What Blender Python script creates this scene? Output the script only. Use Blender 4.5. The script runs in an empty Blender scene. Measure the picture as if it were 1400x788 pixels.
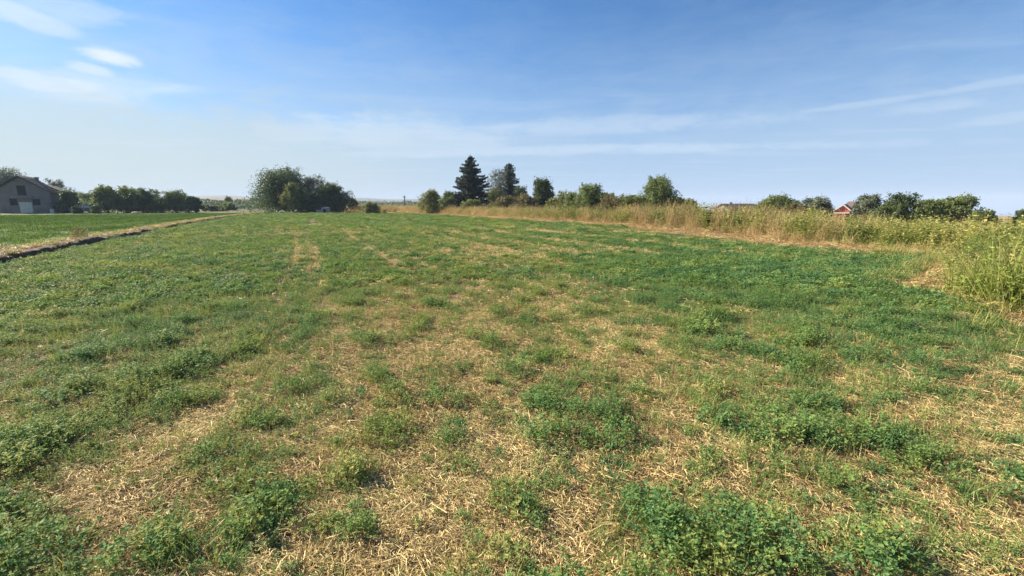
import bpy, bmesh, math, random
import numpy as np
from mathutils import Vector, Matrix

scene = bpy.context.scene
C = scene.collection
R = math.radians
rng = np.random.default_rng(7)
random.seed(7)

# ------------------------------------------------------------------ camera
CAM_H = 1.6
F = 587.0                       # focal length in pixels of the 1400 px wide photograph
PITCH = math.atan(113.0 / F)
cam_d = bpy.data.cameras.new("camera")
cam_d.sensor_width = 36.0
cam_d.lens = 36.0 * F / 1400.0
cam_d.clip_start = 0.05
cam_d.clip_end = 12000.0
cam = bpy.data.objects.new("camera", cam_d)
C.objects.link(cam)
cam.location = (0, 0, CAM_H)
cam.rotation_euler = (math.pi / 2 - PITCH, 0, 0)
scene.camera = cam

# ------------------------------------------------------------------ light
SUN_EL, SUN_AZ = R(29), R(-66)        # azimuth from +Y, negative = to the left
sun_d = bpy.data.lights.new("sun", 'SUN')
sun_d.energy = 5.0
sun_d.angle = R(0.55)
sun_d.color = (1.0, 0.86, 0.68)
sun = bpy.data.objects.new("sun", sun_d)
C.objects.link(sun)
sdir = Vector((math.sin(SUN_AZ) * math.cos(SUN_EL), math.cos(SUN_AZ) * math.cos(SUN_EL), math.sin(SUN_EL)))
sun.rotation_euler = sdir.to_track_quat('Z', 'Y').to_euler()
sun.location = (-30, 10, 40)

def pix_dir(px, py):
    a = (px - 700.0) / F
    b = (394.0 - py) / F
    cp, sp = math.cos(PITCH), math.sin(PITCH)
    v = np.array([a, cp + b * sp, -sp + b * cp])
    return v / np.linalg.norm(v)

world = bpy.data.worlds.new("World")
scene.world = world
world.use_nodes = True
wn, wl = world.node_tree.nodes, world.node_tree.links
wn.clear()
def N(tree, t, **kw):
    n = tree.nodes.new(t)
    for k, v in kw.items():
        setattr(n, k, v)
    return n
def setin(n, **kw):
    for k, v in kw.items():
        n.inputs[k].default_value = v
W = world.node_tree
def wmath(op, a, b=None, c=None, clamp=False):
    n = N(W, 'ShaderNodeMath', operation=op)
    n.use_clamp = clamp
    for i, v in enumerate((a, b, c)):
        if v is None:
            continue
        if isinstance(v, (int, float)):
            n.inputs[i].default_value = v
        else:
            W.links.new(v, n.inputs[i])
    return n.outputs[0]
def wmix(fac, a, b):
    n = N(W, 'ShaderNodeMix', data_type='RGBA')
    for i, v in ((0, fac), (6, a), (7, b)):
        if isinstance(v, (int, float)):
            n.inputs[i].default_value = v
        elif isinstance(v, tuple):
            n.inputs[i].default_value = v + (1,)
        else:
            W.links.new(v, n.inputs[i])
    return n.outputs[2]
def wramp(v, lo, hi, a=0.0, b=1.0):
    n = N(W, 'ShaderNodeMapRange', interpolation_type='SMOOTHSTEP')
    W.links.new(v, n.inputs[0])
    n.inputs[1].default_value, n.inputs[2].default_value = lo, hi
    n.inputs[3].default_value, n.inputs[4].default_value = a, b
    return n.outputs[0]
SKY_STRENGTH = 0.050
sky = N(W, 'ShaderNodeTexSky', sky_type='NISHITA')
sky.sun_disc = False
sky.sun_elevation = SUN_EL
sky.sun_rotation = SUN_AZ
sky.altitude = 100.0
sky.air_density = 1.0
sky.dust_density = 0.3
sky.ozone_density = 2.6
tc = N(W, 'ShaderNodeTexCoord')
sepd = N(W, 'ShaderNodeSeparateXYZ')
W.links.new(tc.outputs['Generated'], sepd.inputs[0])
dx, dy, dz = sepd.outputs
zc = wmath('MAXIMUM', dz, 0.02)
# clouds live on a high flat layer: position = direction.xy / direction.z
u = wmath('DIVIDE', dx, zc)
v = wmath('DIVIDE', dy, zc)
comb = N(W, 'ShaderNodeCombineXYZ')
W.links.new(u, comb.inputs[0]); W.links.new(v, comb.inputs[1])
mp = N(W, 'ShaderNodeMapping')
mp.inputs['Rotation'].default_value = (0, 0, R(8))
mp.inputs['Scale'].default_value = (0.35, 1.0, 1.0)
W.links.new(comb.outputs[0], mp.inputs[0])
n1 = N(W, 'ShaderNodeTexNoise')
setin(n1, Scale=0.9, Detail=8.0, Roughness=0.6, Distortion=0.5)
W.links.new(mp.outputs[0], n1.inputs['Vector'])
n2 = N(W, 'ShaderNodeTexNoise')
setin(n2, Scale=7.0, Detail=10.0, Roughness=0.72, Distortion=0.35)
dirm = N(W, 'ShaderNodeMapping')
dirm.inputs['Scale'].default_value = (1, 1, 3.6)
W.links.new(tc.outputs['Generated'], dirm.inputs[0])
W.links.new(dirm.outputs[0], n2.inputs['Vector'])
el = dz
# pale veil rising from the horizon, higher towards the sun on the left
edge = wmath('ADD', wmath('MULTIPLY', wmath('SUBTRACT', n2.outputs[0], 0.5), 0.22), el)
left = wramp(dx, -0.75, 0.3, 1.0, 0.0)
veil_hi = wmath('SUBTRACT', edge, wmath('MULTIPLY', left, 0.0))
veil = wramp(veil_hi, 0.10, 0.42, 1.0, 0.0)
veil2 = wramp(veil_hi, 0.12, 0.215, 1.0, 0.0)
wisps = wmath('MULTIPLY', wramp(n1.outputs[0], 0.5, 0.72), wramp(el, 0.45, 0.15, 0.0, 1.0))
# separate puffs and streaks: (px, py, half width, half height, tilt, amount) read as directions
fac_puffs = None
def puff(px, py, wpx, hpx, tilt, amt, fac):
    c = Vector(pix_dir(px, py))
    r_ = Vector((c.y, -c.x, 0)).normalized()
    up_ = r_.cross(c)
    if up_.z < 0: up_ = -up_
    ct, st = math.cos(tilt), math.sin(tilt)
    ax, ay = r_ * ct + up_ * st, -r_ * st + up_ * ct
    sc = c.y * math.cos(PITCH) - c.z * math.sin(PITCH)
    def dot(vec, s):
        n = N(W, 'ShaderNodeVectorMath', operation='DOT_PRODUCT')
        W.links.new(tc.outputs['Generated'], n.inputs[0])
        n.inputs[1].default_value = vec
        o = wmath('SUBTRACT', n.outputs['Value'], vec.dot(c))
        return wmath('MULTIPLY', o, 1.0 / s)
    a = dot(ax, wpx / F * sc)
    b = dot(ay, hpx / F * sc)
    q = wmath('ADD', wmath('MULTIPLY', a, a), wmath('MULTIPLY', b, b))
    q = wmath('ADD', q, wmath('MULTIPLY', wmath('SUBTRACT', n2.outputs[0], 0.5), 4.6))
    o = wmath('MULTIPLY', wramp(q, 0.0, 1.5, 1.0, 0.0), amt)
    return o if fac is None else wmath('MAXIMUM', fac, o)
for pf in [(150, 79, 34, 12, -0.06, .9), (125, 95, 30, 9, -0.1, .6), (88, 116, 50, 11, 0.12, .65), (32, 103, 30, 9, 0, .6),
           (135, 118, 80, 24, .1, .32), (215, 122, 50, 8, .15, .35), (30, 20, 55, 16, -0.2, .6), (95, 14, 60, 20, .1, .35),
           (470, 166, 70, 8, -.08, .35), (1385, 109, 85, 6, .05, .22), (1385, 161, 60, 8, .05, .2), (1180, 142, 70, 4, .03, .22),
           (1275, 146, 50, 8, 0, .2), (820, 172, 200, 12, 0, .25), (800, 205, 340, 7, 0, .3), (640, 196, 60, 16, 0, .3), (540, 180, 150, 25, 0, .3)]:
    fac_puffs = puff(*pf, fac_puffs)
# horizon colour a touch warmer/whiter on the sun side
hz_col = wmix(left, (3.0, 4.2, 5.8), (4.65, 5.2, 5.1))
cl_col = (6.3, 6.9, 7.4)
grade = N(W, 'ShaderNodeMix', data_type='RGBA', blend_type='MULTIPLY')
grade.inputs[0].default_value = 1.0
W.links.new(sky.outputs[0], grade.inputs[6])
grade.inputs[7].default_value = (0.41, 0.76, 1.06, 1)
veil3 = wramp(el, 0.02, 0.15, 1.0, 0.0)
c1 = wmix(wmath('MULTIPLY', veil, 0.60), grade.outputs[2], hz_col)
c1 = wmix(wmath('MULTIPLY', veil2, 0.58), c1, hz_col)
c1 = wmix(wmath('MULTIPLY', veil3, 0.75), c1, hz_col)
c1 = wmix(wmath('MULTIPLY', wisps, 0.16), c1, cl_col)
c1 = wmix(wmath('MULTIPLY', fac_puffs, wramp(n2.outputs[0], 0.3, 0.55, 0.45, 1.0)), c1, cl_col)
bg = N(W, 'ShaderNodeBackground')
bg.inputs['Strength'].default_value = SKY_STRENGTH
W.links.new(c1, bg.inputs[0])
wo = N(W, 'ShaderNodeOutputWorld')
W.links.new(bg.outputs[0], wo.inputs[0])

scene.view_settings.view_transform = 'Standard'
scene.view_settings.look = 'None'
scene.view_settings.gamma = 1.0
scene.view_settings.exposure = 1.5
scene.cycles.max_bounces = 6
scene.cycles.diffuse_bounces = 3
scene.cycles.glossy_bounces = 2
scene.cycles.transmission_bounces = 3
scene.cycles.transparent_max_bounces = 8
scene.cycles.volume_bounces = 0
scene.cycles.use_denoising = True

# ------------------------------------------------------------------ helpers
def on_ground(px, py):
    d = pix_dir(px, py)
    t = CAM_H / -d[2]
    return np.array([d[0] * t, d[1] * t])
def at(px, Y):
    """ground X for something seen at column px (near the horizon) standing at distance Y"""
    return (px - 700.0) / F * Y * math.cos(PITCH)
def z_at(py, Y):
    """height seen at row py at distance Y"""
    t = (394.0 - py) / F; c_, s_ = math.cos(PITCH), math.sin(PITCH)
    return CAM_H + Y * (t * c_ - s_) / (c_ + t * s_)
def hash2(ix, iy, seed):
    h = (ix.astype(np.int64) * 374761393 + iy.astype(np.int64) * 668265263 + seed * 1442695041) & 0xffffffff
    h = ((h ^ (h >> 13)) * 1274126177) & 0xffffffff
    h = (h ^ (h >> 16)) & 0xffffffff
    return h / 4294967295.0
def vnoise(x, y, seed=0):
    ix, iy = np.floor(x), np.floor(y)
    fx, fy = x - ix, y - iy
    fx, fy = fx * fx * (3 - 2 * fx), fy * fy * (3 - 2 * fy)
    a, b = hash2(ix, iy, seed), hash2(ix + 1, iy, seed)
    c, d = hash2(ix, iy + 1, seed), hash2(ix + 1, iy + 1, seed)
    return (a * (1 - fx) + b * fx) * (1 - fy) + (c * (1 - fx) + d * fx) * fy
def fbm(x, y, seed=0, oct=4, gain=0.5):
    s, a, t = 0, 1.0, 0
    for i in range(oct):
        s = s + a * vnoise(x, y, seed + i * 17); t += a
        x, y, a = x * 2.03 + 11.3, y * 2.03 - 7.1, a * gain
    return s / t
def sstep(x, a, b):
    t = np.clip((x - a) / (b - a), 0, 1)
    return t * t * (3 - 2 * t)
def tag(o, label=None, cat=None, group=None, kind=None):
    if label: o['label'] = label
    if cat: o['category'] = cat
    if group: o['group'] = group
    if kind: o['kind'] = kind
    return o
def mesh_obj(name, verts, faces, mat, parent=None, attrs=None, smooth=False, link=True):
    """verts Nx3 array, faces MxK array (all same K) or list"""
    me = bpy.data.meshes.new(name)
    verts = np.asarray(verts, dtype=np.float32)
    if isinstance(faces, np.ndarray):
        k = faces.shape[1]
        me.vertices.add(len(verts)); me.vertices.foreach_set('co', verts.ravel())
        me.loops.add(faces.size); me.loops.foreach_set('vertex_index', faces.astype(np.int32).ravel())
        me.polygons.add(len(faces))
        me.polygons.foreach_set('loop_start', np.arange(0, faces.size, k, dtype=np.int32))
        me.update(calc_edges=True)
    else:
        me.from_pydata(verts.tolist(), [], [tuple(int(i) for i in f) for f in faces])
        me.update()
    if attrs:
        for an, av in attrs.items():
            at_ = me.attributes.new(an, 'FLOAT', 'POINT')
            at_.data.foreach_set('value', np.asarray(av, dtype=np.float32))
    if smooth:
        me.polygons.foreach_set('use_smooth', np.ones(len(me.polygons), dtype=bool))
    if mat: me.materials.append(mat)
    o = bpy.data.objects.new(name, me)
    if link: C.objects.link(o)
    if parent: o.parent = parent
    return o
def empty(name, loc, rz=0.0):
    o = bpy.data.objects.new(name, None)
    o.empty_display_size = 0.3
    C.objects.link(o); o.location = loc; o.rotation_euler = (0, 0, rz)
    return o

# ------------------------------------------------------------------ materials
def newmat(name):
    m = bpy.data.materials.new(name); m.use_nodes = True
    m.node_tree.nodes.clear()
    return m
def pmath(T, op, a, b=None):
    n = N(T, 'ShaderNodeMath', operation=op)
    for i, v in enumerate((a, b)):
        if v is None: continue
        if isinstance(v, (int, float)): n.inputs[i].default_value = v
        else: T.links.new(v, n.inputs[i])
    return n.outputs[0]
def pmix(T, fac, a, b, blend='MIX'):
    n = N(T, 'ShaderNodeMix', data_type='RGBA', blend_type=blend)
    for i, v in ((0, fac), (6, a), (7, b)):
        if isinstance(v, (int, float)): n.inputs[i].default_value = v
        elif isinstance(v, tuple): n.inputs[i].default_value = v + (1,)
        else: T.links.new(v, n.inputs[i])
    return n.outputs[2]
def pramp(T, v, stops):
    n = N(T, 'ShaderNodeValToRGB')
    T.links.new(v, n.inputs[0])
    cr = n.color_ramp
    cr.elements[0].position, cr.elements[0].color = stops[0][0], stops[0][1] + (1,)
    cr.elements[1].position, cr.elements[1].color = stops[-1][0], stops[-1][1] + (1,)
    for p, c in stops[1:-1]:
        e = cr.elements.new(p); e.color = c + (1,)
    return n.outputs[0]
def leaf_mat(name, stops, transl=0.3, rough=0.55, source='instance', spread=0.35, spec=0.25):
    """leaf material; colour is picked along `stops` by the plant's own tint plus per-leaf variation"""
    m = newmat(name); T = m.node_tree
    la = N(T, 'ShaderNodeAttribute', attribute_name='leaf'); la.attribute_type = 'GEOMETRY'
    if source == 'instance':
        ta = N(T, 'ShaderNodeAttribute', attribute_name='tint'); ta.attribute_type = 'INSTANCER'
        base = ta.outputs['Fac']
    else:
        base = 0.5
    f = pmath(T, 'ADD', base, pmath(T, 'MULTIPLY', pmath(T, 'SUBTRACT', la.outputs['Fac'], 0.5), spread))
    col = pramp(T, f, stops)
    p = N(T, 'ShaderNodeBsdfPrincipled')
    p.inputs['Roughness'].default_value = rough
    p.inputs['Specular IOR Level'].default_value = spec
    T.links.new(col, p.inputs['Base Color'])
    out = N(T, 'ShaderNodeOutputMaterial')
    if transl > 0:
        t = N(T, 'ShaderNodeBsdfTranslucent')
        warm = pmix(T, 0.5, col, (1.25, 1.3, 0.5), 'MULTIPLY')
        T.links.new(warm, t.inputs[0])
        mx = N(T, 'ShaderNodeMixShader'); mx.inputs[0].default_value = transl
        T.links.new(p.outputs[0], mx.inputs[1]); T.links.new(t.outputs[0], mx.inputs[2])
        T.links.new(mx.outputs[0], out.inputs[0])
    else:
        T.links.new(p.outputs[0], out.inputs[0])
    return m
def plain(name, col, col2=None, scale=3.0, rough=0.8, metallic=0.0, bump=0.0, stretch=(1, 1, 1), spec=0.3):
    m = newmat(name); T = m.node_tree
    p = N(T, 'ShaderNodeBsdfPrincipled')
    p.inputs['Roughness'].default_value = rough
    p.inputs['Metallic'].default_value = metallic
    p.inputs['Specular IOR Level'].default_value = spec
    tcn = N(T, 'ShaderNodeTexCoord'); mpn = N(T, 'ShaderNodeMapping')
    mpn.inputs['Scale'].default_value = stretch
    T.links.new(tcn.outputs['Object'], mpn.inputs[0])
    nz = N(T, 'ShaderNodeTexNoise'); setin(nz, Scale=scale, Detail=6.0, Roughness=0.6)
    T.links.new(mpn.outputs[0], nz.inputs['Vector'])
    T.links.new(pramp(T, nz.outputs[0], [(0.3, col), (0.7, col2 or tuple(c * 0.7 for c in col))]), p.inputs['Base Color'])
    if bump:
        b = N(T, 'ShaderNodeBump'); b.inputs['Strength'].default_value = bump
        T.links.new(nz.outputs[0], b.inputs['Height']); T.links.new(b.outputs[0], p.inputs['Normal'])
    out = N(T, 'ShaderNodeOutputMaterial'); T.links.new(p.outputs[0], out.inputs[0])
    return m

M = {}
M['alfalfa'] = leaf_mat('alfalfa_leaf', [(0.0, (0.075, 0.175, 0.075)), (0.3, (0.140, 0.260, 0.092)), (0.55, (0.205, 0.285, 0.078)),
                                         (0.8, (0.32, 0.34, 0.11)), (1.0, (0.48, 0.41, 0.18))], 0.3, .65, spread=.5, spec=.1)
M['straw'] = leaf_mat('straw', [(0.0, (0.16, 0.10, 0.045)), (0.3, (0.38, 0.28, 0.12)), (0.6, (0.61, 0.48, 0.22)), (1.0, (0.80, 0.69, 0.38))],
                      0.15, 0.6, spread=0.8, spec=.15)
M['weed'] = leaf_mat('weed_leaf', [(0.0, (0.06, 0.11, 0.03)), (0.35, (0.17, 0.22, 0.05)), (0.65, (0.34, 0.34, 0.10)), (1.0, (0.52, 0.44, 0.19))], 0.35, spread=0.7)
M['drygrass'] = leaf_mat('dry_grass', [(0.0, (0.18, 0.11, 0.06)), (0.3, (0.38, 0.27, 0.135)), (0.6, (0.53, 0.41, 0.20)), (1.0, (0.72, 0.60, 0.32))],
                         0.2, 0.6, spread=0.6)
def tree_leaf(name, dark, mid, light, transl=0.3):
    return leaf_mat(name, [(0.0, dark), (0.5, mid), (1.0, light)], transl, 0.6, 'mesh', 1.0)
M['t_dark'] = tree_leaf('dark_leaves', (0.035, 0.062, 0.030), (0.068, 0.108, 0.045), (0.125, 0.175, 0.07))
M['t_mid'] = tree_leaf('green_leaves', (0.065, 0.10, 0.038), (0.13, 0.175, 0.062), (0.24, 0.29, 0.11))
M['t_olive'] = tree_leaf('olive_leaves', (0.08, 0.105, 0.034), (0.15, 0.18, 0.058), (0.27, 0.28, 0.10))
M['t_grey'] = tree_leaf('grey_green_leaves', (0.06, 0.085, 0.055), (0.12, 0.15, 0.10), (0.22, 0.25, 0.17), 0.15)
M['t_pine'] = tree_leaf('conifer_needles', (0.016, 0.036, 0.026), (0.034, 0.062, 0.042), (0.060, 0.10, 0.062), 0.1)
M['t_brown'] = tree_leaf('brownish_leaves', (0.08, 0.075, 0.038), (0.15, 0.135, 0.065), (0.24, 0.21, 0.11))
M['bark'] = plain('bark', (0.12, 0.10, 0.08), (0.06, 0.05, 0.04), 8, 0.9, stretch=(1, 1, .3))
M['bark_pale'] = plain('pale_bark', (0.34, 0.33, 0.30), (0.18, 0.17, 0.15), 8, 0.85)

# ------------------------------------------------------------------ the lie of the land
# right-hand edge of the alfalfa (seen at these pixels) and foot of the tall weeds behind it
edge_px = [(1440, 520), (1385, 452), (1290, 412), (1215, 392), (1262, 362), (1270, 351), (1190, 346), (1100, 341), (1000, 330), (900, 319), (800, 309), (700, 301), (600, 294.5), (540, 292)]
weed_px = [(1440, 455), (1392, 432), (1330, 410), (1285, 385), (1290, 352), (1230, 345), (1180, 341), (1100, 333), (1000, 322), (900, 312), (800, 304.5), (700, 298), (600, 293), (540, 290.6), (480, 290)]
edge = np.array([on_ground(*p) for p in edge_px])
weedl = np.array([on_ground(*p) for p in weed_px])
fur_px = [(-220, 430), (0, 363), (60, 349), (140, 332), (200, 321), (250, 309.5), (300, 300), (345, 294), (372, 291.3)]
furrow = np.array([on_ground(*p) for p in fur_px])
def sdist(x, y, line):
    """signed distance to a polyline walked away from the camera: + is to its right"""
    best = np.full(x.shape, 1e9); sg = np.ones(x.shape)
    for a, b in zip(line[:-1], line[1:]):
        ab = b - a; L2 = (ab ** 2).sum()
        t = np.clip(((x - a[0]) * ab[0] + (y - a[1]) * ab[1]) / L2, 0, 1)
        ex, ey = x - (a[0] + t * ab[0]), y - (a[1] + t * ab[1])
        d = np.hypot(ex, ey)
        s = np.where(ab[0] * (y - a[1]) - ab[1] * (x - a[0]) < 0, 1.0, -1.0)
        m = d < best - 1e-9
        best = np.where(m, d, best); sg = np.where(m, s, sg)
    return best * sg
def ext(line, a, b):
    return np.vstack([line[0] + a, line, line[-1] + b])
edge_l = ext(edge, np.array([2.0, -6.0]), np.array([-60.0, 60.0]))
weed_l = ext(weedl, np.array([2.0, -6.0]), np.array([-60.0, 60.0]))
fur_l = ext(furrow, np.array([8.0, -12.0]), np.array([-60.0, 60.0]))

# patches of the field: (px, py, half width px, half height px, amount of green)
blobs_px = [(150, 470, 260, 110, .35), (100, 590, 150, 60, .30), (262, 590, 44, 36, -1.5), (175, 670, 115, 42, -.75), (70, 735, 60, 40, -.25),
            (255, 655, 55, 35, .45), (335, 745, 60, 40, .5), (500, 475, 90, 35, -.30), (430, 560, 80, 30, -.28), (325, 535, 60, 30, -.3), (615, 600, 70, 25, -.35),
            (600, 690, 130, 45, -.45), (560, 765, 160, 35, -.40), (705, 680, 45, 38, .6), (745, 495, 75, 60, .4), (800, 585, 65, 60, .4), (640, 640, 40, 25, .3),
            (985, 745, 105, 50, .75), (1080, 560, 120, 60, .45), (1205, 625, 65, 75, .5), (1250, 740, 80, 50, .4), (1345, 650, 60, 110, -.55),
            (1120, 725, 35, 45, -.5), (1100, 425, 240, 75, .62), (1040, 374, 210, 22, .7), (1130, 640, 40, 30, -.2), (880, 655, 60, 30, -.35),
            (830, 345, 190, 7, -.40), (650, 352, 70, 14, -.35), (470, 352, 70, 7, -.22), (420, 345, 18, 50, -.15), (900, 470, 60, 20, -.2), (760, 760, 60, 30, -.3), (1330, 500, 60, 15, -.35)]
blobs = []
for px, py, wx, hy, amt in blobs_px:
    c = on_ground(px, py)
    y0 = on_ground(px, py + hy)[1]
    y1 = on_ground(px, max(py - hy, 286.0))[1]
    blobs.append((c[0], c[1], wx / F * c[1] * 1.05, y0, y1, amt))
VP = np.array([-0.48, 1.0]); VP /= np.linalg.norm(VP)          # drilling direction of the field
TRACKS = []
for _p in ((402, 350), (428, 350)):
    _q = on_ground(*_p); TRACKS.append(_q[0] * VP[1] - _q[1] * VP[0])
def green_map(x, y):
    along = x * VP[0] + y * VP[1]; across = x * VP[1] - y * VP[0]
    g = 0.565 - 0.05 * (1 - sstep(y, 1.6, 3.2)) + 0.15 * sstep(-x / np.maximum(y, 1), .25, .75) + 0.14 * sstep(x / np.maximum(y, 1), .25, .6) * (1 - sstep(y, 25, 40))
    g = g + 1.9 * (fbm(x / 0.21, y / 0.21, 3, 4, .75) - 0.5) + 0.10 * sstep(-x, 0.5, 3.0) * (1 - sstep(y, 9, 16))
    g = g + 0.30 * (fbm(x / 2.4, y / 2.4, 9, 3) - 0.5)
    g = g + 1.15 * sstep(y, 5, 13) * (fbm(across / 0.7, along / 16.0, 21, 3) - 0.5)
    g = g + 0.02 * sstep(y, 4, 9)
    for cx, cy, rx, y0, y1, amt in blobs:
        ry = np.where(y < cy, cy - y0, y1 - cy)
        q = ((x - cx - 0.3 * (y - cy) * 0) / rx) ** 2 + ((y - cy) / ry) ** 2
        g = g + amt * (.85 if abs(amt) >= .6 else .45) * (1 - sstep(q, 0.2, 1.7))
    # drill rows and a pair of wheel tracks running with the field
    g = g + 0.16 * np.cos(2 * np.pi * (across + .12 * (fbm(x / 1.5, y / 1.5, 33, 2) - .5)) / 0.62) * sstep(y, 3, 7) * (1 - sstep(y, 22, 40))
    g = g + 0.20 * np.cos(2 * np.pi * across / 2.48 + .6) * sstep(y, 14, 30)
    for c_ in TRACKS:
        g = g - 0.42 * np.exp(-((across - c_ - .1 * np.sin(along * .5)) / .17) ** 2) * sstep(along, 5, 9)
    return np.clip(g, 0, 1)
def micro(x, y):
    return 0.045 * (fbm(x / 0.5, y / 0.5, 51, 3) - 0.5) + 0.03 * (fbm(x / 0.13, y / 0.13, 61, 2) - 0.5)
def height(x, y, rough=True):
    r = np.hypot(x, y)
    h = 0.10 * (fbm(x / 6.0, y / 6.0, 41, 2) - 0.5) * sstep(r, 2, 8)
    if rough:
        h = h + micro(x, y) * (1 - sstep(r, 25, 60))
    # left field lies a little higher than the furrow; right bank swells slightly
    sf = sdist(x, y, fur_l)
    h = h + 0.16 * sstep(-sf, 0.0, 1.0) * (1 - sstep(r, 60, 95))
    sw = sdist(x, y, weed_l)
    h = h + 0.12 * sstep(sw, 0.0, 2.0) * (1 - sstep(r, 60, 95))
    # far country: plateau straight ahead and to the left, falling ground to the right
    az = np.degrees(np.arctan2(x, np.maximum(y, 1e-3)))
    hill = np.exp(-((az + 22) / 24.0) ** 2)
    h = h + sstep(r, 1300, 2700) * (40 * hill + 3 * np.sin(az * 0.9) + 22 * np.exp(-((az + 38) / 9.0) ** 2))
    h = h + sstep(r, 2900, 3900) * 22 * hill
    h = h - sstep(az, 2, 30) * np.clip(r - 130, 0, 3000) * 0.021 * np.where(y > 0, 1, 0)
    h = h - 2.8 * sstep(r, 62, 75) * (1 - sstep(r, 160, 230)) * sstep(az, 19, 25) * np.where(y > 0, 1, 0)
    return h

# ground sheet: polar rings round the camera, fine in the field of view, out to the horizon
th_front = np.radians(np.arange(-64, 64.01, 0.33))
th_back = np.radians(np.arange(70, 291, 6.0))
th = np.concatenate([th_front, th_back])
rr = [0.5]
while rr[-1] < 4600:
    rr.append(rr[-1] * (1.016 if rr[-1] < 60 else 1.05))
rr = np.array(rr)
TT, RR = np.meshgrid(th, rr)
gx, gy = (RR * np.sin(TT)).ravel(), (RR * np.cos(TT)).ravel()
gz = height(gx, gy)
nt, nr = len(th), len(rr)
ii = np.arange(nr - 1)[:, None] * nt; jj = np.arange(nt)[None, :]; j2 = (jj + 1) % nt
quads = np.stack([(ii + jj).ravel(), (ii + j2).ravel(), (ii + nt + j2).ravel(), (ii + nt + jj).ravel()], 1)
cover = green_map(gx, gy)
se = sdist(gx, gy, edge_l); sfu = sdist(gx, gy, fur_l)
rad = np.hypot(gx, gy)
# zone: 0 alfalfa, 1 mown straw strip and weeds, 2 left crop; far country handled separately
zone_strip = sstep(se, -0.15, 0.15) * (rad < 260)
zone_left = sstep(-sfu, 0.6, 1.0) * (rad < 115)
far = sstep(rad, 105, 130)
ground_m = newmat('field_ground'); T = ground_m.node_tree
def A(name):
    a = N(T, 'ShaderNodeAttribute', attribute_name=name); return a.outputs['Fac']
geo = N(T, 'ShaderNodeNewGeometry')
nzs = N(T, 'ShaderNodeTexNoise'); setin(nzs, Scale=38.0, Detail=6.0, Roughness=0.7)
T.links.new(geo.outputs['Position'], nzs.inputs['Vector'])
nzl = N(T, 'ShaderNodeTexNoise'); setin(nzl, Scale=2.2, Detail=5.0, Roughness=0.6)
T.links.new(geo.outputs['Position'], nzl.inputs['Vector'])
soil = pramp(T, nzs.outputs[0], [(0.3, (0.10, 0.065, 0.042)), (0.55, (0.21, 0.145, 0.09)), (0.75, (0.36, 0.27, 0.16))])
greeng = pramp(T, nzs.outputs[0], [(0.3, (0.055, 0.095, 0.034)), (0.7, (0.12, 0.17, 0.06))])
wv = N(T, 'ShaderNodeMapRange'); wv.inputs[1].default_value = 8.0; wv.inputs[2].default_value = 30.0
ln = N(T, 'ShaderNodeVectorMath', operation='LENGTH'); T.links.new(geo.outputs['Position'], ln.inputs[0])
T.links.new(ln.outputs['Value'], wv.inputs[0])
c0 = pmix(T, pmath(T, 'MULTIPLY', A('cover'), wv.outputs[0]), soil, greeng)
strawc = pramp(T, nzl.outputs[0], [(0.25, (0.22, 0.145, 0.085)), (0.5, (0.34, 0.245, 0.14)), (0.75, (0.44, 0.34, 0.19))])
c0 = pmix(T, A('strip'), c0, strawc)
leftc = pramp(T, nzl.outputs[0], [(0.3, (0.07, 0.12, 0.033)), (0.7, (0.10, 0.155, 0.043))])
c0 = pmix(T, A('leftfield'), c0, leftc)
# distant land parcels: long irregular fields
mpf = N(T, 'ShaderNodeMapping'); mpf.inputs['Scale'].default_value = (0.0016, 0.0042, 0.0)
mpf.inputs['Rotation'].default_value = (0, 0, R(12))
T.links.new(geo.outputs['Position'], mpf.inputs[0])
vor = N(T, 'ShaderNodeTexVoronoi', feature='F1'); setin(vor, Scale=1.0)
T.links.new(mpf.outputs[0], vor.inputs['Vector'])
sepc = N(T, 'ShaderNodeSeparateColor'); T.links.new(vor.outputs['Color'], sepc.inputs[0])
parcel = pramp(T, sepc.outputs[0], [(0.0, (0.24, 0.19, 0.12)), (0.3, (0.15, 0.13, 0.09)), (0.5, (0.08, 0.11, 0.05)), (0.7, (0.32, 0.25, 0.15)), (1.0, (0.11, 0.12, 0.065))])
parcel = pmix(T, A('meadow'), parcel, (0.085, 0.115, 0.045))
c0 = pmix(T, A('far'), c0, parcel)
gp = N(T, 'ShaderNodeBsdfPrincipled'); gp.inputs['Roughness'].default_value = 0.95
gp.inputs['Specular IOR Level'].default_value = 0.1
T.links.new(c0, gp.inputs['Base Color'])
gb = N(T, 'ShaderNodeBump'); gb.inputs['Strength'].default_value = 0.7; gb.inputs['Distance'].default_value = 0.02
T.links.new(nzs.outputs[0], gb.inputs['Height']); T.links.new(gb.outputs[0], gp.inputs['Normal'])
go = N(T, 'ShaderNodeOutputMaterial'); T.links.new(gp.outputs[0], go.inputs[0])
# centre fan closes the hole under the camera
gverts = np.vstack([np.stack([gx, gy, gz], 1), [[0, 0, gz[:nt].mean()]]])
fan = np.array([[j, nt * nr, nt * nr, (j + 1) % nt] for j in range(nt)])
gaz = np.degrees(np.arctan2(gx, np.maximum(gy, 1e-3)))
meadow = (1 - sstep(gaz, -24, -12)) * (1 - sstep(rad, 800, 1400))
me_att = dict(meadow=np.append(meadow, 0), cover=np.append(cover, .5), strip=np.append(zone_strip, 0), leftfield=np.append(zone_left, 0), far=np.append(far, 0))
ground = mesh_obj('ground', gverts, quads[:, ::-1], ground_m, attrs=me_att, smooth=True)
tag(ground, kind='structure')

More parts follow.
